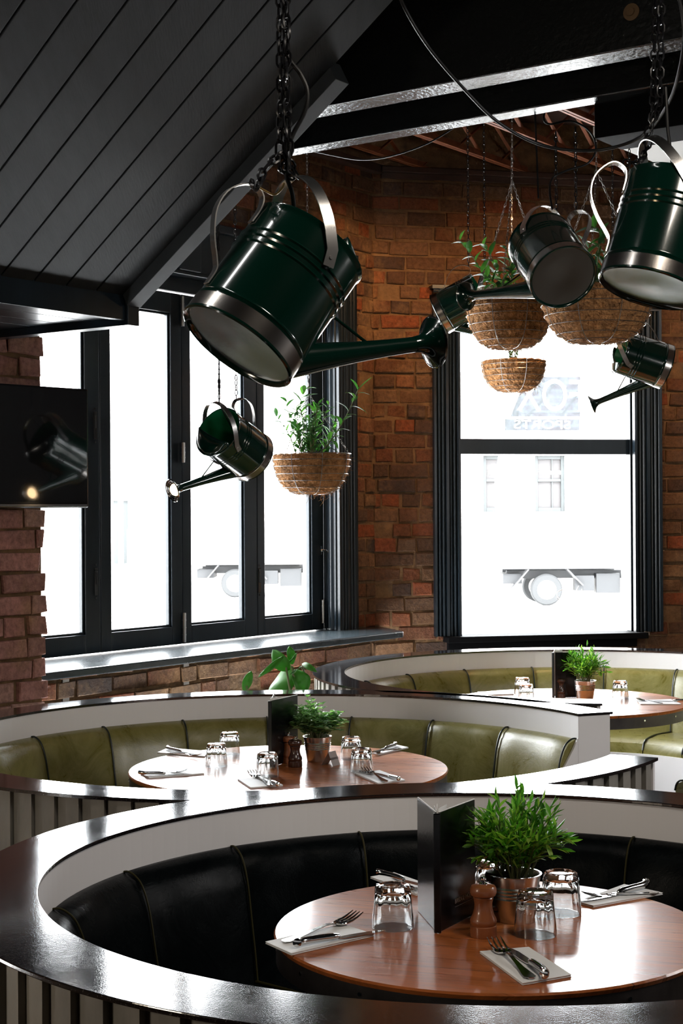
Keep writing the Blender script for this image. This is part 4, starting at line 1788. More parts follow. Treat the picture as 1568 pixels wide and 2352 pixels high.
def pose_can(o, px, Z, k, axis, spout):
    """px = photo pixel of the base centre; axis, spout in the frame of the sight line (right, up, away)"""
    d = ray(*px).normalized()
    rt = d.cross(X3).normalized()
    up = rt.cross(d).normalized()
    V = lambda v: (rt * v[0] + up * v[1] + d * v[2])
    az = V(axis).normalized()
    sp_ = V(spout)
    ax = (sp_ - az * sp_.dot(az)).normalized()
    ay = az.cross(ax)
    p = at(px[0], px[1], Z)
    o.matrix_basis = Matrix(((ax.x * k, ay.x * k, az.x * k, p.x), (ax.y * k, ay.y * k, az.y * k, p.y), (ax.z * k, ay.z * k, az.z * k, p.z), (0, 0, 0, 1)))
    w_ = o.matrix_basis
    return w_


CG = 'watering can lamps hung on chains'
cans = [
    ((543, 798), 3.09, 1.235, (.547, .764, .335), (.90, .10, .42), 'largest dark green watering can, tipped right, hung in front of the beams'),
    ((578, 1050), 6.03, 1.0, (-.585, .44, -.68), (-.80, -.10, -.60), 'dark green watering can with lit rose, mouth towards us, hung before the folding windows'),
    ((1009, 722), 7.45, 1.0, (.88, .45, -.12), (.78, -.62, .08), 'green watering can behind the coir basket, base to the left, spout down right'),
    ((1294, 638), 5.60, 1.225, (-.316, .49, .81), (-.80, -.10, .60), 'near black watering can seen from below its round base, rose hanging at left'),
    ((1492, 664), 3.71, 1.225, (.254, .902, .34), (.9, .1, .2), 'green watering can cut by the right edge, its base disc catching the light'),
    ((1529, 843), 7.0, 1.0, (-.91, .33, -.25), (-.95, -.35, .02), 'small green watering can at the far right, spout pointing down left'),
]
canobj = []
for i, (px, Z, k, ax, spv, lab) in enumerate(cans):
    o = can0 if i == 0 else copy_tree(can0)
    pose_can(o, px, Z, k, ax, spv)
    tag(o, lab, 'watering can', CG)
    canobj.append(o)


# ------------------------------------------------------------------ chains and cables
def chain(pts, pitch=.0165, r=.0019, name='hanging_chain', label=None, parent=None, group=None, m='chain', flat=.0052):
    """oval links threaded along a polyline"""
    pts = [Vector(p) for p in pts]
    mb = MB()
    i = 0
    acc = 0
    flip = 0
    segs = []
    for a, b in zip(pts[:-1], pts[1:]):
        L = (b - a).length
        n = max(1, round(L / pitch))
        for k in range(n):
            segs.append((a.lerp(b, (k + .5) / n), (b - a).normalized(), L / n))
    for (c, d, L) in segs:
        a = Vector((1, 0, 0)) if abs(d.x) < .8 else Vector((0, 1, 0))
        e1 = d.cross(a).normalized()
        e2 = d.cross(e1)
        e = e1.lerp(e2, .0) if flip % 2 else e2
        e = (e1 * math.cos(flip * 1.35) + e2 * math.sin(flip * 1.35))
        flip += 1
        hl = L * .5 + r * 1.2
        lp = []
        for k in range(8):
            t = 2 * math.pi * (k + .5) / 8
            lp.append(c + d * (hl * math.copysign(abs(math.sin(t)) ** .7, math.sin(t))) + e * (flat * math.copysign(abs(math.cos(t)) ** .8, math.cos(t))))
        mb.tube(lp, r, 5, closed=True)
    o = mb.build(name, M_[m], parent)
    if label:
        tag(o, label, 'chain', group)
    return o


def canpt(i, v):
    return canobj[i].matrix_basis @ Vector(v)


STRAP = (.004 - .0905, 0, .215 - .022 + .0905)
BACK = (-.098 - .038, 0, .215 + .010)


def up_to(p, z, dx=0, dy=0):
    return Vector((p.x + dx, p.y + dy, z))


# can 1: knotted bundle above the mouth
p = canpt(0, STRAP)
q = canpt(0, BACK)
knot = at(652, 352, 3.12)
g1_ = 'chains of the largest can'
l1_ = 'black chain holding the largest watering can, up to the ceiling'
for k, (dx, dy) in enumerate(((-.010, 0), (.006, .01), (.012, -.012))):
    top = at(642 + 6 * k, -60, 3.12 + dy)
    top.z = 3.36
    chain([(knot + Vector((dx, dy, -.03))), (knot + Vector((dx * .6, dy, .10))), top], .024, .0028, label=l1_ + ', ' + ('left strand', 'middle strand', 'right strand')[k], group=g1_, flat=.0078)
chain([q, at(592, 430, 3.05), at(604, 392, 3.08), at(622, 372, 3.1), knot], .024, .0030, label='black chain looping from the back handle of the largest can', group='chains of the largest can handle', flat=.0082)
chain([p, at(648, 392, 3.12), knot + Vector((0, 0, -.02))], .019, .0026, label='short black chain tied to the carrying strap of the largest can', flat=.0082)
chain([p + Vector((.01, 0, 0)), at(672, 385, 3.14), knot], .019, .0026, label='second short black chain beside the knot over the largest can', flat=.0082)


def hook(p, name='brass_hook'):
    m = MB()
    m.tube(catmull([p + Vector((-.03, 0, .012)), p + Vector((-.012, 0, .002)), p + Vector((.006, 0, -.006)), p + Vector((.02, 0, .004)), p + Vector((.026, 0, .016))], 5), .0022, 6)
    return m


tag(hook(at(622, 440, 3.08)).build('snap_hook', mat('brass', (.45, .30, .10), .3, metal=1)), 'small brass snap hook over the mouth of the largest can', 'hook')


def pair(i, z1, z2, lab, grp, bpix=None, pitch=.018, r=.0017):
    a, b = canpt(i, STRAP), canpt(i, BACK)
    chain([a, up_to(a, z1)], pitch, r, label=lab + ', on its carrying strap', group=grp)
    chain([b, up_to(b, z2)], pitch, r, label=lab + ', on its back handle', group=grp)


pair(1, 3.36, 3.36, 'thin dark chain holding the lit watering can before the folding windows', 'chains of the lit can')
pair(2, 3.6, 3.6, 'thin dark chain holding the green can behind the coir basket', 'chains of the far green can')
pair(3, 3.0, 3.0, 'dark chain holding the near black watering can under the beam', 'chains of the near black can', r=.002)
pair(5, 3.45, 3.45, 'thin chain holding the small can at the far right', 'chains of the small right can')
a, b = canpt(4, STRAP), canpt(4, BACK)
k5 = at(1497, 300, 3.75)
lab5 = 'dark chain holding the watering can at the right edge'
t5 = at(1523, -40, 3.75); t5.z = 3.36
chain([b + Vector((.03, 0, 0)), at(1470, 372, 3.72), k5 + Vector((-.012, 0, -.04)), k5], .021, .0025, label=lab5 + ', lower length', flat=.0082)
chain([k5, t5], .021, .0025, label=lab5 + ', left upper length', flat=.0082)
t6 = at(1531, -40, 3.72); t6.z = 3.36
chain([a, at(1515, 240, 3.73), t6], .021, .0025, label=lab5 + ', right upper length', flat=.0082)


def cable(px, label, r=.004, m='cable', name='power_cable'):
    pts = catmull([at(x, y, Z) for x, y, Z in px], 8)
    o = MB().tube(pts, r, 8).build(name, M_[m])
    return tag(o, label, 'cable')


cable([(905, -60, 4.2), (925, 10, 4.2), (985, 110, 4.3), (1075, 215, 4.4), (1150, 285, 4.5), (1250, 335, 4.6), (1370, 345, 4.6), (1470, 315, 4.5), (1530, 245, 4.3), (1560, 160, 4.1), (1570, 60, 4.0), (1545, -60, 4.0)],
      'thick black cable sagging in a wide curve below the beams', .0048)
cable([(646, 60, 3.12), (662, 130, 3.12), (690, 170, 3.12), (706, 210, 3.12), (700, 255, 3.12), (672, 310, 3.12), (660, 350, 3.12), (657, 400, 3.14), (672, 450, 3.16), (676, 520, 3.2)],
      'black cable bowing out beside the chains of the largest can', .0045)
cable([(690, 340, 6.3), (760, 356, 6.5), (830, 367, 6.7), (900, 358, 6.9), (980, 330, 7.0), (1040, 295, 7.0)], 'thin cable sagging under the lower beam in front of the joists', .0035)
cable([(1262, 225, 5.7), (1248, 270, 5.7), (1262, 285, 5.7), (1310, 278, 5.7), (1352, 300, 5.7), (1368, 340, 5.7), (1350, 375, 5.7), (1300, 392, 5.7), (1268, 410, 5.7), (1262, 440, 5.65), (1268, 480, 5.6)],
      'thin black cable looping above the near black watering can', .004)
c2 = canpt(1, (0, 0, .05))
s2 = canpt(1, STRAP)
tag(MB().tube([c2, s2, up_to(s2, 3.36)], .0028, 7).build('power_cable', M_['cable']), 'straight black cable running up from inside the lit watering can', 'cable')
c5 = canpt(4, (0, 0, .2))
tag(MB().tube([c5, at(1533, 300, 3.74), at(1528, 200, 3.74)], .004, 7).build('power_cable', M_['cable']), 'black cable entering the can at the right edge', 'cable')
tag(MB().tube([at(1236, 455, 5.5), at(1228, 250, 5.62)], .0035, 7).build('power_cable', M_['cable']), 'straight black cable left of the chains over the near black can', 'cable')


# ------------------------------------------------------------------ hanging baskets
def basket(px, Z, D, label, seed, tops, plant, dpx=.47):
    """px = photo pixel of the rim centre, D = rim diameter"""
    rr_ = random.Random(seed)
    c = at(px[0], px[1], Z)
    R, Hh = D / 2, D * dpx
    t = thing('hanging_basket', label, 'hanging basket', c, 'coir hanging baskets')
    zf = lambda u: -Hh * math.sin(u * math.pi / 2) ** 1.15
    rf_ = lambda u: R * math.cos(u * math.pi / 2) ** .55
    m = MB()
    pf = []
    NS = 60
    for i in range(NS + 1):
        u = i / NS * .985
        rib = abs(math.sin(math.pi * 7 * u)) ** .5
        pf.append((max(.002, rf_(u) * (.945 + .045 * rib)), zf(u) * (.97 + .02 * rib)))
    pf = pf[::-1]
    pf += [(R * .99, .006), (R * .93, .012), (R * .88, -.004), (R * .86, -.03)]
    n = 72
    vs = []
    for (r, z) in pf:
        for k in range(n):
            a = 2 * math.pi * k / n
            rj = r * (1 + rr_.uniform(-.008, .008))
            vs.append(c + Vector((rj * math.cos(a), rj * math.sin(a), z + rr_.uniform(-.002, .002))))
    fs = [(i * n + k, i * n + (k + 1) % n, (i + 1) * n + (k + 1) % n, (i + 1) * n + k) for i in range(len(pf) - 1) for k in range(n)]
    fs.append(tuple(range(n))[::-1])
    m.add(vs, fs, True)
    m.build('coir_liner', M_['coir'], t)
    # loose fibres
    m = MB()
    for i in range(1500):
        u = rr_.uniform(0, .97)
        a = rr_.uniform(0, 2 * math.pi)
        e = Vector((math.cos(a), math.sin(a), 0))
        tg = Vector((-math.sin(a), math.cos(a), 0))
        p = c + e * (rf_(u) * .965) + X3 * zf(u)
        L = rr_.uniform(.012, .034)
        d = (tg * rr_.uniform(-1, 1) + X3 * rr_.uniform(-.5, .4) + e * rr_.uniform(.0, .5)).normalized()
        q = p + d * L * .5 + e * .003
        q2 = p + d * L + Vector((rr_.uniform(-1, 1), rr_.uniform(-1, 1), rr_.uniform(-1, .4))) * .006
        sd = d.cross(e)
        if sd.length < .01:
            sd = tg
        sd = sd.normalized() * .00045
        m.add([p - sd, p + sd, q + sd, q - sd, q2], [(0, 1, 2, 3), (3, 2, 4)])
    for i in range(14):
        a = rr_.uniform(0, 2 * math.pi)
        u = rr_.uniform(.6, .98)
        e = Vector((math.cos(a), math.sin(a), 0))
        p = c + e * rf_(u) * .95 + X3 * zf(u)
        L = rr_.uniform(.02, .06)
        m.tube(catmull([p, p + Vector((rr_.uniform(-.01, .01), 0, -L * .5)), p + Vector((rr_.uniform(-.03, .03), rr_.uniform(-.02, .02), -L))], 3), .0005, 4)
    m.build('loose_fibres', M_['coir'], t)
    # wire frame
    m = MB()
    for u in (0.0, .07, .2, .34, .48, .64, .8):
        rr2, z2 = rf_(u) * 1.005, zf(u)
        m.tube([c + Vector((rr2 * math.cos(2 * math.pi * k / 48), rr2 * math.sin(2 * math.pi * k / 48), z2 + (.014 if u == 0 else 0))) for k in range(48)], .0014, 5, closed=True)
    for k in range(8):
        a = 2 * math.pi * (k + .37) / 8
        e = Vector((math.cos(a), math.sin(a), 0))
        m.tube([c + e * R * 1.01 + X3 * .014] + [c + e * (rf_(i / 16 * .97) * 1.012) + X3 * (zf(i / 16 * .97) - .002) for i in range(17)], .0014, 5)
    m.build('wire_frame', M_['wire'], t)
    MB().lathe([(R * .9, -.03), (R * .88, -.008), (R * .6, .010), (R * .3, .018), (.002, .02)], 32, c=c, cap0=True).build('soil', M_['soil'], t)
    if tops:
        apex = at(*tops) if len(tops) == 3 else tops
        for k in range(3):
            a = 2 * math.pi * (k + .12) / 3
            p = c + Vector((R * math.cos(a), R * math.sin(a), .014))
            chain([p, apex], .016, .0012, 'suspension_chain', parent=t, m='wire', flat=.004)
        chain([apex, Vector((apex.x, apex.y, 3.55 if Z > 5.6 else 3.36))], .016, .0012, 'suspension_chain', parent=t, m='wire', flat=.004)
    plant(t, c, R, rr_)
    return t


def stem_with_leaves(st, lf, pts, n, L, W, rr_, r0=.0025, droop=.35):
    cv = catmull(pts, 6)
    st.tube(cv, [r0 * (1 - .6 * i / len(cv)) for i in range(len(cv))], 6)
    for k in range(n):
        u = .15 + .83 * k / max(1, n - 1)
        i = min(len(cv) - 2, int(u * (len(cv) - 1)))
        p = cv[i]
        tg = (cv[i + 1] - cv[i]).normalized()
        a = k * 2.4 + rr_.uniform(-.3, .3)
        s1 = tg.cross(X3)
        if s1.length < .05:
            s1 = Vector((1, 0, 0))
        s1.normalize()
        s2 = tg.cross(s1)
        side = s1 * math.cos(a) + s2 * math.sin(a)
        k_ = rr_.uniform(.7, 1.15)
        leafquad(lf, p, tg * .7 + side * .85, X3 + tg * .2, L * k_ * 1.15, W * k_ * 1.3, rr_.uniform(.1, droop), 5)


def plant_b1(t, c, R, rr_):
    st, lf = MB(), MB()
    for i in range(20):
        a = rr_.uniform(0, 6.28)
        b = Vector((math.cos(a) * rr_.uniform(.0, .07), math.sin(a) * rr_.uniform(0, .07), .012))
        hh = rr_.uniform(.11, .24)
        sp_ = rr_.uniform(.01, .10)
        ou = Vector((math.cos(a), math.sin(a), 0))
        stem_with_leaves(st, lf, [c + b, c + b + ou * sp_ * .35 + X3 * hh * .5, c + b + ou * sp_ + X3 * hh], 13, .042, .013, rr_)
    # tall ones: the leafy left leader and the long stem leaning right
    stem_with_leaves(st, lf, [c + Vector((-.01, 0, .01)), at(700, 990, 6.85), at(690, 930, 6.85), at(702, 890, 6.85)], 15, .060, .019, rr_)
    stem_with_leaves(st, lf, [c + Vector((.03, -.01, .01)), at(765, 1005, 6.80), at(800, 945, 6.78), at(824, 890, 6.76)], 16, .062, .016, rr_, .003, .7)
    leafquad(lf, at(822, 895, 6.76), at(860, 858, 6.74) - at(822, 895, 6.76), Vector((0, 0, 1)), .085, .018, .05, 6)
    stem_with_leaves(st, lf, [c + Vector((-.03, 0, .01)), at(672, 985, 6.85), at(655, 915, 6.85)], 9, .050, .017, rr_)
    st.build('stems', M_['stem'], t)
    lf.build('foliage', M_['leaf_dk'], t)


def plant_b2(t, c, R, rr_):
    st, lf = MB(), MB()
    Z = 6.75
    stem_with_leaves(st, lf, [c + Vector((-.04, 0, 0)), at(1120, 650, Z), at(1092, 600, Z), at(1052, 545, Z)], 16, .055, .020, rr_)
    stem_with_leaves(st, lf, [c, at(1150, 640, Z), at(1125, 585, Z), at(1105, 560, Z)], 12, .055, .018, rr_)
    stem_with_leaves(st, lf, [c, at(1175, 640, Z), at(1172, 600, Z), at(1160, 570, Z)], 10, .055, .018, rr_)
    for i in range(7):
        a = rr_.uniform(0, 6.28)
        ou = Vector((math.cos(a), math.sin(a), 0))
        hh = rr_.uniform(.08, .2)
        stem_with_leaves(st, lf, [c + ou * .03, c + ou * .06 + X3 * hh * .6, c + ou * rr_.uniform(.08, .16) + X3 * hh], 9, .055, .020, rr_)
    st.build('stems', M_['stem'], t)
    lf.build('foliage', M_['leaf_dk'], t)
    m = MB()
    for (x, y, x2, y2) in ((1125, 630, 1170, 622), (1150, 650, 1165, 625), (1170, 655, 1205, 628)):
        p, q = at(x, y, Z - .12), at(x2, y2, Z - .12)
        leafquad(m, p, q - p, X3, (q - p).length * 1.2, .026, .1, 5)
    m.build('young_leaves', M_['leaf_lt'], t)


def plant_b3(t, c, R, rr_):
    st, lf = MB(), MB()
    Z = 5.95
    stem_with_leaves(st, lf, [c, at(1372, 590, Z), at(1378, 540, Z), at(1360, 520, Z)], 12, .06, .024, rr_)
    stem_with_leaves(st, lf, [c, at(1350, 600, Z), at(1352, 560, Z)], 9, .06, .022, rr_)
    for i in range(8):
        a = rr_.uniform(0, 6.28)
        ou = Vector((math.cos(a), math.sin(a), 0))
        hh = rr_.uniform(.08, .2)
        stem_with_leaves(st, lf, [c + ou * .03, c + ou * .06 + X3 * hh * .6, c + ou * rr_.uniform(.06, .14) + X3 * hh], 9, .055, .020, rr_)
    st.build('stems', M_['stem'], t)
    lf.build('foliage', M_['leaf_dk'], t)


def plant_b4(t, c, R, rr_):
    st, lf = MB(), MB()
    for i in range(30):
        a = rr_.uniform(0, 6.28)
        ou = Vector((math.cos(a), math.sin(a), 0))
        hh = rr_.uniform(.05, .11)
        stem_with_leaves(st, lf, [c + ou * .01, c + ou * .02 + X3 * hh * .5, c + ou * rr_.uniform(.01, .05) + X3 * hh], 14, .014, .005, rr_, .001)
    st.build('stems', M_['stem'], t)
    lf.build('foliage', M_['leaf_dk'], t)


basket((715, 1050), 6.85, .34, 'coir basket with a leafy shrub, hung before the last folding window', 21, (708, 905, 6.85), plant_b1)
basket((1170, 700), 6.75, .378, 'coir basket with long dark leaves, left of the near black can', 22, (1176, 415, 6.75), plant_b2, .50)
basket((1370, 672), 6.15, .44, 'widest coir basket, hung under the two largest cans at right', 23, (1369, 390, 6.15), plant_b3, .45)
basket((1179, 834), 8.50, .352, 'smallest looking coir basket, low before the sash window', 24, (1176, 690, 8.5), plant_b4, .44)

# ------------------------------------------------------------------ television on the pier
_rose = canobj[1].matrix_basis @ CANL
_virt = at(66, 1104, _rose.y * 1.10)
tn = Vector((_rose.x - _virt.x, _rose.y - _virt.y, 0)).normalized()
td = Vector((-tn.y, tn.x, 0))
_mid = (_rose + _virt) / 2
_d = ray(203, 1030)
tr = CAM + _d * ((_mid - CAM).dot(tn) / _d.dot(tn))
print('TV', tr, td, 'rose', _rose)
Wt = .92
zc = tr.z
tl = 4.0 * math.pi / 180
tu = (X3 * math.cos(tl) + tn * math.sin(tl) * 0)
cc = tr - td * (Wt / 2)
g = thing('television', 'wide black television fixed in front of the brick pier', 'television', cc)
Ht = .455
m = MB()
m.box(cc - tn * .022, (Wt, .045, Ht), (td, tn, X3))
m.build('tv_case', M_['tv_case'], g, bevel=.006)
m = MB()
m.box(cc + tn * .002 + X3 * .006, (Wt - .022, .004, Ht - .032), (td, tn, X3))
m.build('screen', M_['tv'], g)
m = MB()
m.box(cc + tn * .001 - X3 * (Ht / 2 - .009), (Wt - .02, .006, .010), (td, tn, X3))
m.build('lower_trim', M_['steel'], g, bevel=.001)
m = MB()
m.box(cc - tn * .055 - td * .12, (.12, .06, .12), (td, tn, X3))
m.build('wall_mount', M_['black'], g)

# ------------------------------------------------------------------ broad-leaved plant behind the middle booth
base = at(655, 1560, 6.88)
g = thing('broad_leaf_plant', 'broad-leaved green plant standing between the middle booth and the window shelf', 'plant', (base.x, base.y, 0))
MB().lathe([(.12, 0), (.15, .28), (.155, .30), (.145, .30), (.14, .27)], 28, c=(base.x, base.y, 0), cap1=False).build('plant_pot', M_['black'], g)
MB().lathe([(.14, .26), (.002, .27)], 20, c=(base.x, base.y, 0)).build('soil', M_['soil'], g)


def big_leaf(m, a, b, W, bend, side_px, fold=.25, n=12):
    """broad leaf from photo pixel a (stalk) to b (tip)"""
    p, q = at(*a), at(*b)
    d = q - p
    L = d.length
    d.normalize()
    sd = Vector(side_px).normalized()
    sd = (sd - d * sd.dot(d)).normalized()
    nn_ = sd.cross(d)
    vs, fs = [], []
    for i in range(n + 1):
        t = i / n
        w = W * math.sin(math.pi * min(1, t * .93 + .05)) ** .75 * (1 if i < n else .02)
        c_ = p + d * (L * t) + nn_ * (bend * math.sin(math.pi * t))
        for k in (-1, -.5, 0, .5, 1):
            vs.append(c_ + sd * (w * k) + nn_ * (fold * w * abs(k)) + nn_ * (.003 * math.sin(9 * t + 3 * k)))
    for i in range(n):
        for k in range(4):
            fs.append((i * 5 + k, i * 5 + k + 1, i * 5 + 6 + k, i * 5 + 5 + k))
    m.add(vs, fs, True)
    return p


for (a, b, W, bend, sd) in (((662, 1540, 6.9), (626, 1492, 6.88), .034, .03, (1, -.1, .9)),
                            ((668, 1528, 6.9), (618, 1592, 6.86), .050, .03, (1, .2, .9)),
                            ((560, 1588, 6.9), (577, 1541, 6.9), .021, .0, (1, 0, -.2)),
                            ((670, 1526, 6.9), (664, 1484, 6.9), .021, .01, (1, .3, 0)),
                            ((650, 1508, 6.85), (592, 1556, 6.78), .013, .02, (.6, .5, .8)),
                            ((694, 1524, 6.9), (728, 1544, 6.85), .014, -.02, (.2, .5, 1)),
                            ((700, 1592, 6.9), (676, 1538, 6.9), .040, .02, (1, .4, .1)),
                            ((665, 1520, 6.88), (682, 1500, 6.84), .010, .0, (1, 1, 0)),
                            ((666, 1548, 6.86), (690, 1532, 6.82), .013, .0, (.5, 1, .5))):
    m = MB()
    big_leaf(m, a, b, W, bend, sd)
    m.build('leaf', M_['leaf_bg'], g, solid=.0008)
for (x, y, Z) in ((650, 1510, 6.88), (668, 1530, 6.9), (692, 1530, 6.9), (566, 1575, 6.9), (672, 1548, 6.88), (660, 1575, 6.9)):
    q = at(x, y, Z)
    b0 = Vector((base.x + (x - 660) * .0006, base.y, .27))
    m = MB()
    m.tube(catmull([b0, (b0 + q) / 2 + Vector((.05, 0, 0)), q + Vector((.015, 0, -.06)), q], 6), .0045, 8)
    m.build('leaf_stalk', M_['stem'], g)

# ------------------------------------------------------------------ outside: street, building, trucks, tree
GZ = -.34
m = MB()
m.prism([(-70, 10.3), (70, 22), (70, 90), (-70, 90)], GZ - .2, GZ)
m.prism([(-70, -10), (-6.5, 0), (.2, 9.9), (9, 11.8), (70, 22), (70, 22.1), (0, 12), (-70, 30)], GZ - .2, GZ + .12)
struct('street_paving', m, M_['concrete'])
m = MB()
m.box((0, 29, GZ + .004), (120, .25, .006))
struct('road_line', m, M_['white'])

M_['bldwhite'] = bpy.data.materials.new('white_painted_brick_facade')
mm_ = M_['bldwhite']
mm_.use_nodes = True
nt = mm_.node_tree
bb_ = nt.nodes['Principled BSDF']
bb_.inputs['Roughness'].default_value = .8
tc = N(nt, 'ShaderNodeTexCoord')
sx = N(nt, 'ShaderNodeSeparateXYZ')
cb = N(nt, 'ShaderNodeCombineXYZ')
nt.links.new(tc.outputs['Object'], sx.inputs[0])
nt.links.new(sx.outputs['X'], cb.inputs['X'])
nt.links.new(sx.outputs['Z'], cb.inputs['Y'])
bt = N(nt, 'ShaderNodeTexBrick', Scale=1.0)
bt.inputs['Color1'].default_value = (.66, .62, .60, 1)
bt.inputs['Color2'].default_value = (.52, .45, .43, 1)
bt.inputs['Mortar'].default_value = (.78, .77, .76, 1)
bt.inputs['Mortar Size'].default_value = .03
bt.inputs['Brick Width'].default_value = .48
bt.inputs['Row Height'].default_value = .2
nt.links.new(cb.outputs[0], bt.inputs['Vector'])
nt.links.new(bt.outputs['Color'], bb_.inputs['Base Color'])
M_['greenframe'] = mat('grey_green_frame', (.014, .019, .020), .5)
M_['redtint'] = mat('faded_red_paint', (.041, .025, .024), .6)
M_['darkglass'] = mat('dim_room_glass', (.021, .0185, .019), .5)
M_['blind'] = mat('pale_blind', (.7, .6, .5), .7)
YB = 45.0
bd = thing('brick_building', 'white painted brick building across the street, beyond both windows', 'building', (3, YB, GZ))
wins = []
for (x0, x1) in ((1110, 1178), (1229, 1298)):
    a, b = at(x0, 1176, YB), at(x1, 1046, YB)
    wins.append((a.x, b.x, a.z, b.z))
m = MB()
xs = [-60] + [v for w in wins for v in (w[0], w[1])] + [60]
z0, z1 = wins[0][2], wins[0][3]
for i in range(0, len(xs), 2):
    m.box(((xs[i] + xs[i + 1]) / 2, YB + .3, (z0 + z1) / 2), (xs[i + 1] - xs[i], .6, z1 - z0))
m.box((0, YB + .3, (z0 + GZ) / 2), (120, .6, z0 - GZ))
m.box((0, YB + .3, (z1 + 5.6) / 2), (120, .6, 5.6 - z1))
m.build('facade', M_['bldwhite'], bd)
for (a, b, c_, d_) in wins:
    m = MB()
    w_ = b - a
    m.box((a + .05, YB + .25, (c_ + d_) / 2), (.10, .1, d_ - c_))
    m.box((b - .05, YB + .25, (c_ + d_) / 2), (.10, .1, d_ - c_))
    m.box(((a + b) / 2, YB + .25, c_ + .06), (w_ - .21, .08, .12))
    m.box(((a + b) / 2, YB + .25, d_ - .05), (w_ - .21, .08, .10))
    m.box(((a + b) / 2, YB + .25, (c_ + d_) / 2 + .1), (w_ - .21, .08, .07))
    m.box(((a + b) / 2 + .08, YB + .27, (c_ + d_) / 2), (.03, .05, d_ - c_))
    f_ = m.build('window', M_['greenframe'], bd)
    m = MB()
    m.box(((a + b) / 2, YB + .32, (c_ + d_) / 2), (w_, .02, d_ - c_))
    m.build('window_pane', M_['darkglass'], f_)
    m = MB()
    m.box(((a + b) / 2, YB - .03, c_ - .10), (w_ + .35, .2, .18))
    m.build('window_ledge', M_['white'], bd)
    m = MB()
    m.box(((a + b) / 2 + .05, YB + .29, (c_ + d_) / 2 + .32), (w_ * .75, .02, .10))
    m.build('window_lamp', mat('strip_lamp', (1, 1, 1), .5, emit=((1, 1, .95), 9)), f_)


def truck(x, Y, label, flip=1, k=1.0):
    """flat-tray truck seen side on; x = wheel centre pixel"""
    o = onz(x, 1388, GZ)
    p0 = Vector((at(x, 1300, Y).x, Y, GZ))
    t = thing('tray_truck', label, 'truck', p0, 'trucks parked across the street')
    f = flip
    B = lambda a, b, z0, z1, y0=-.9, y1=.9: (Vector((p0.x + f * (a + b) / 2, Y + (y0 + y1) / 2, GZ + (z0 + z1) / 2)), (abs(b - a), y1 - y0, z1 - z0))
    WH_ = mat('white_vehicle_paint', (.78, .78, .77), .35)
    DK = mat('dark_chassis', (.006, .007, .0085), .6)
    m = MB()
    m.box(*B(-1.05, 1.50, .80, .87))
    m.box(*B(-1.05, 1.50, .87, 1.28, -.93, -.90))
    for i in range(4):
        m.box(*B(-1.05 + .82 * i, -1.0 + .82 * i, .78, 1.30, -.96, -.93))
    m.box(*B(-1.05, -1.02, .87, 1.28))
    m.build('tray', WH_, t, bevel=.01)
    m = MB()
    m.box(*B(-1.1, 1.50, .765, .80, -.95, -.90))
    m.build('tray_edge_rail', mat('grey_rail', (.020, .020, .022), .5), t)
    m = MB()
    m.box(*B(-.8, 1.7, .55, .72, -.45, -.38))
    m.box(*B(-.8, 1.7, .55, .72, .38, .45))
    m.box(*B(.60, 1.0, .30, .62, -.8, -.45))
    m.box(*B(1.05, 1.55, .25, .66, -.75, -.40))
    m.box(*B(-.9, -.5, .45, .66, -.75, .2))
    m.build('chassis', DK, t, bevel=.01)
    m = MB()
    pr_ = [(1.62, .35), (1.62, 1.95), (2.1, 2.02), (2.75, 1.95), (3.2, 1.25), (4.1, 1.10), (4.25, .75), (4.25, .35)]
    vs = [Vector((p0.x + f * a, Y - .85, GZ + z)) for a, z in pr_] + [Vector((p0.x + f * a, Y + .85, GZ + z)) for a, z in pr_]
    n = len(pr_)
    m.add(vs, [tuple(range(n)), tuple(range(n, 2 * n))[::-1]] + [(i, (i + 1) % n, n + (i + 1) % n, n + i) for i in range(n)])
    m.build('cab', WH_, t, bevel=.03)
    for (wx, wy) in ((0, -.78), (0, .78), (3.5, -.78), (3.5, .78)):
        Mx = Matrix(((1, 0, 0), (0, 0, 1), (0, -1, 0)))
        c_ = Vector((p0.x + f * wx, Y + wy - .1, GZ + .33))
        m = MB()
        m.lathe([(.20, .0), (.30, .0), (.33, .03), (.33, .17), (.30, .2), (.20, .2)], 36, c=c_, M=Mx, cap0=False, cap1=False)
        w_ = m.build('wheel', mat('grey_tyre', (.016, .017, .018), .8), t)
        m = MB()
        m.lathe([(.001, -.0), (.05, -.0), (.06, .03), (.13, .04), (.19, .02), (.205, .0), (.205, .18), (.001, .18)], 28, c=c_, M=Mx, cap0=False, cap1=False)
        m.build('wheel_hub', WH_, w_)
    for (a, b) in ((-.72, -.38), (.42, .75)):
        m = MB()
        za, zb = (.36, .76) if a < 0 else (.76, .42)
        p, q = Vector((p0.x + f * a, Y - .78, GZ + za)), Vector((p0.x + f * b, Y - .78, GZ + zb))
        d_ = (q - p).normalized()
        m.box((p + q) / 2, ((q - p).length, .3, .03), (d_, Vector((0, 1, 0)), d_.cross(Vector((0, 1, 0)))))
        m.build('mudguard', mat('grey_mudguard', (.028, .028, .030), .6), t)
    return t


truck(1243, 34, 'white tray truck parked across the street, beyond the sash window')
truck(545, 38, 'white truck seen faintly through the folding windows')

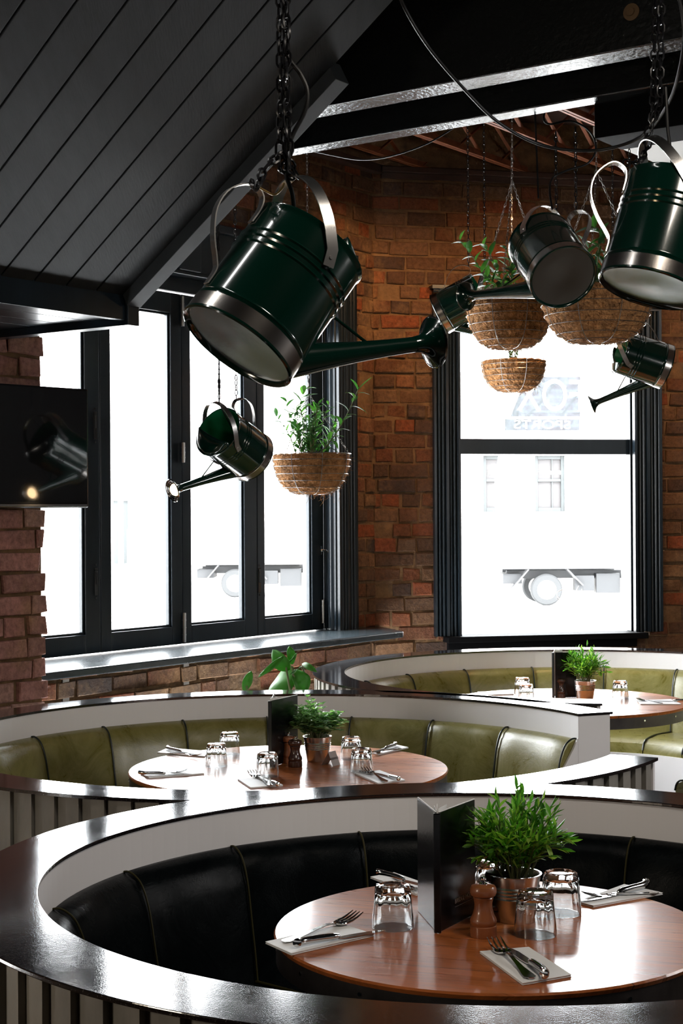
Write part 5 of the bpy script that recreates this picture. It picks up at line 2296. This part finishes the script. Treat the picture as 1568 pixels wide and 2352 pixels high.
# bus-stop style kiosk with a red base, seen pale through the second leaf
kx = at(318, 1200, 30)
g = thing('street_kiosk', 'red and white street kiosk seen pale through the second folding window', 'kiosk', (kx.x, 30, GZ))
a, b = at(298, 1295, 30), at(355, 1215, 30)
MB().box(((a.x + b.x) / 2, 30, (a.z + b.z) / 2), (b.x - a.x, .8, b.z - a.z)).build('red_panel', M_['redtint'], g)
c_, d_ = at(298, 1245, 30.2), at(352, 1090, 30.2)
MB().box(((c_.x + d_.x) / 2, 30.3, (c_.z + d_.z) / 2), (d_.x - c_.x, .6, d_.z - c_.z)).build('kiosk_body', mat('grey_pink_panel', (.033, .030, .030), .6), g, bevel=.12)
for xx in (262, 285):
    a, b = at(xx, 1295, 30.5), at(xx + 9, 1100, 30.5)
    MB().box(((a.x + b.x) / 2, 30.5, (a.z + b.z) / 2), (b.x - a.x, .15, b.z - a.z)).build('kiosk_post', M_['greenframe'], g)
a, b = at(248, 1150, 30.4), at(300, 1108, 30.4)
MB().box(((a.x + b.x) / 2, 30.4, (a.z + b.z) / 2), (b.x - a.x, .1, b.z - a.z)).build('kiosk_sign', M_['white'], g)
m = MB()
a = at(318, 1295, 30.2)
m.box((a.x, 30.2, (a.z + GZ) / 2), (2.0, 1.0, max(.02, a.z - GZ)))
m.build('kiosk_plinth', M_['concrete'], g)

# bare street tree
tb = at(1163, 1200, 38)
g = thing('street_tree', 'pale bare street tree in front of the brick building', 'tree', (tb.x, 38, GZ))
m = MB()
bark = mat('pale_bark', (.60, .57, .53), .9)
m.tube(catmull([(tb.x, 38, GZ), (tb.x + .05, 38, 1), (tb.x - .08, 38, 2.2), (tb.x + .1, 38, 3.6), (tb.x + .3, 38, 5)], 4), [.30 - .011 * i for i in range(17)], 12)
m.build('trunk', bark, g)
rt_ = random.Random(4)
m = MB()


def branch(m, p, d, L, r, depth):
    pts = [p]
    for i in range(4):
        d = (d + Vector((rt_.uniform(-1, 1), rt_.uniform(-.3, .3), rt_.uniform(-.3, .5))) * .22).normalized()
        pts.append(pts[-1] + d * L / 4)
    m.tube(pts, [r * (1 - .14 * i) for i in range(5)], 6)
    if depth:
        for k in range(3):
            e = (d + Vector((rt_.uniform(-1, 1), rt_.uniform(-.4, .4), rt_.uniform(-.2, .8))) * .8).normalized()
            branch(m, pts[rt_.choice((2, 3, 4))], e, L * .66, r * .5, depth - 1)


for k in range(7):
    z = 2.6 + .4 * k
    branch(m, Vector((tb.x, 38, z)), Vector(((-1) ** k * rt_.uniform(.5, 1), rt_.uniform(-.3, .3), rt_.uniform(.3, .9))).normalized(), 2.6, .07, 3)
m.build('branches', bark, g)
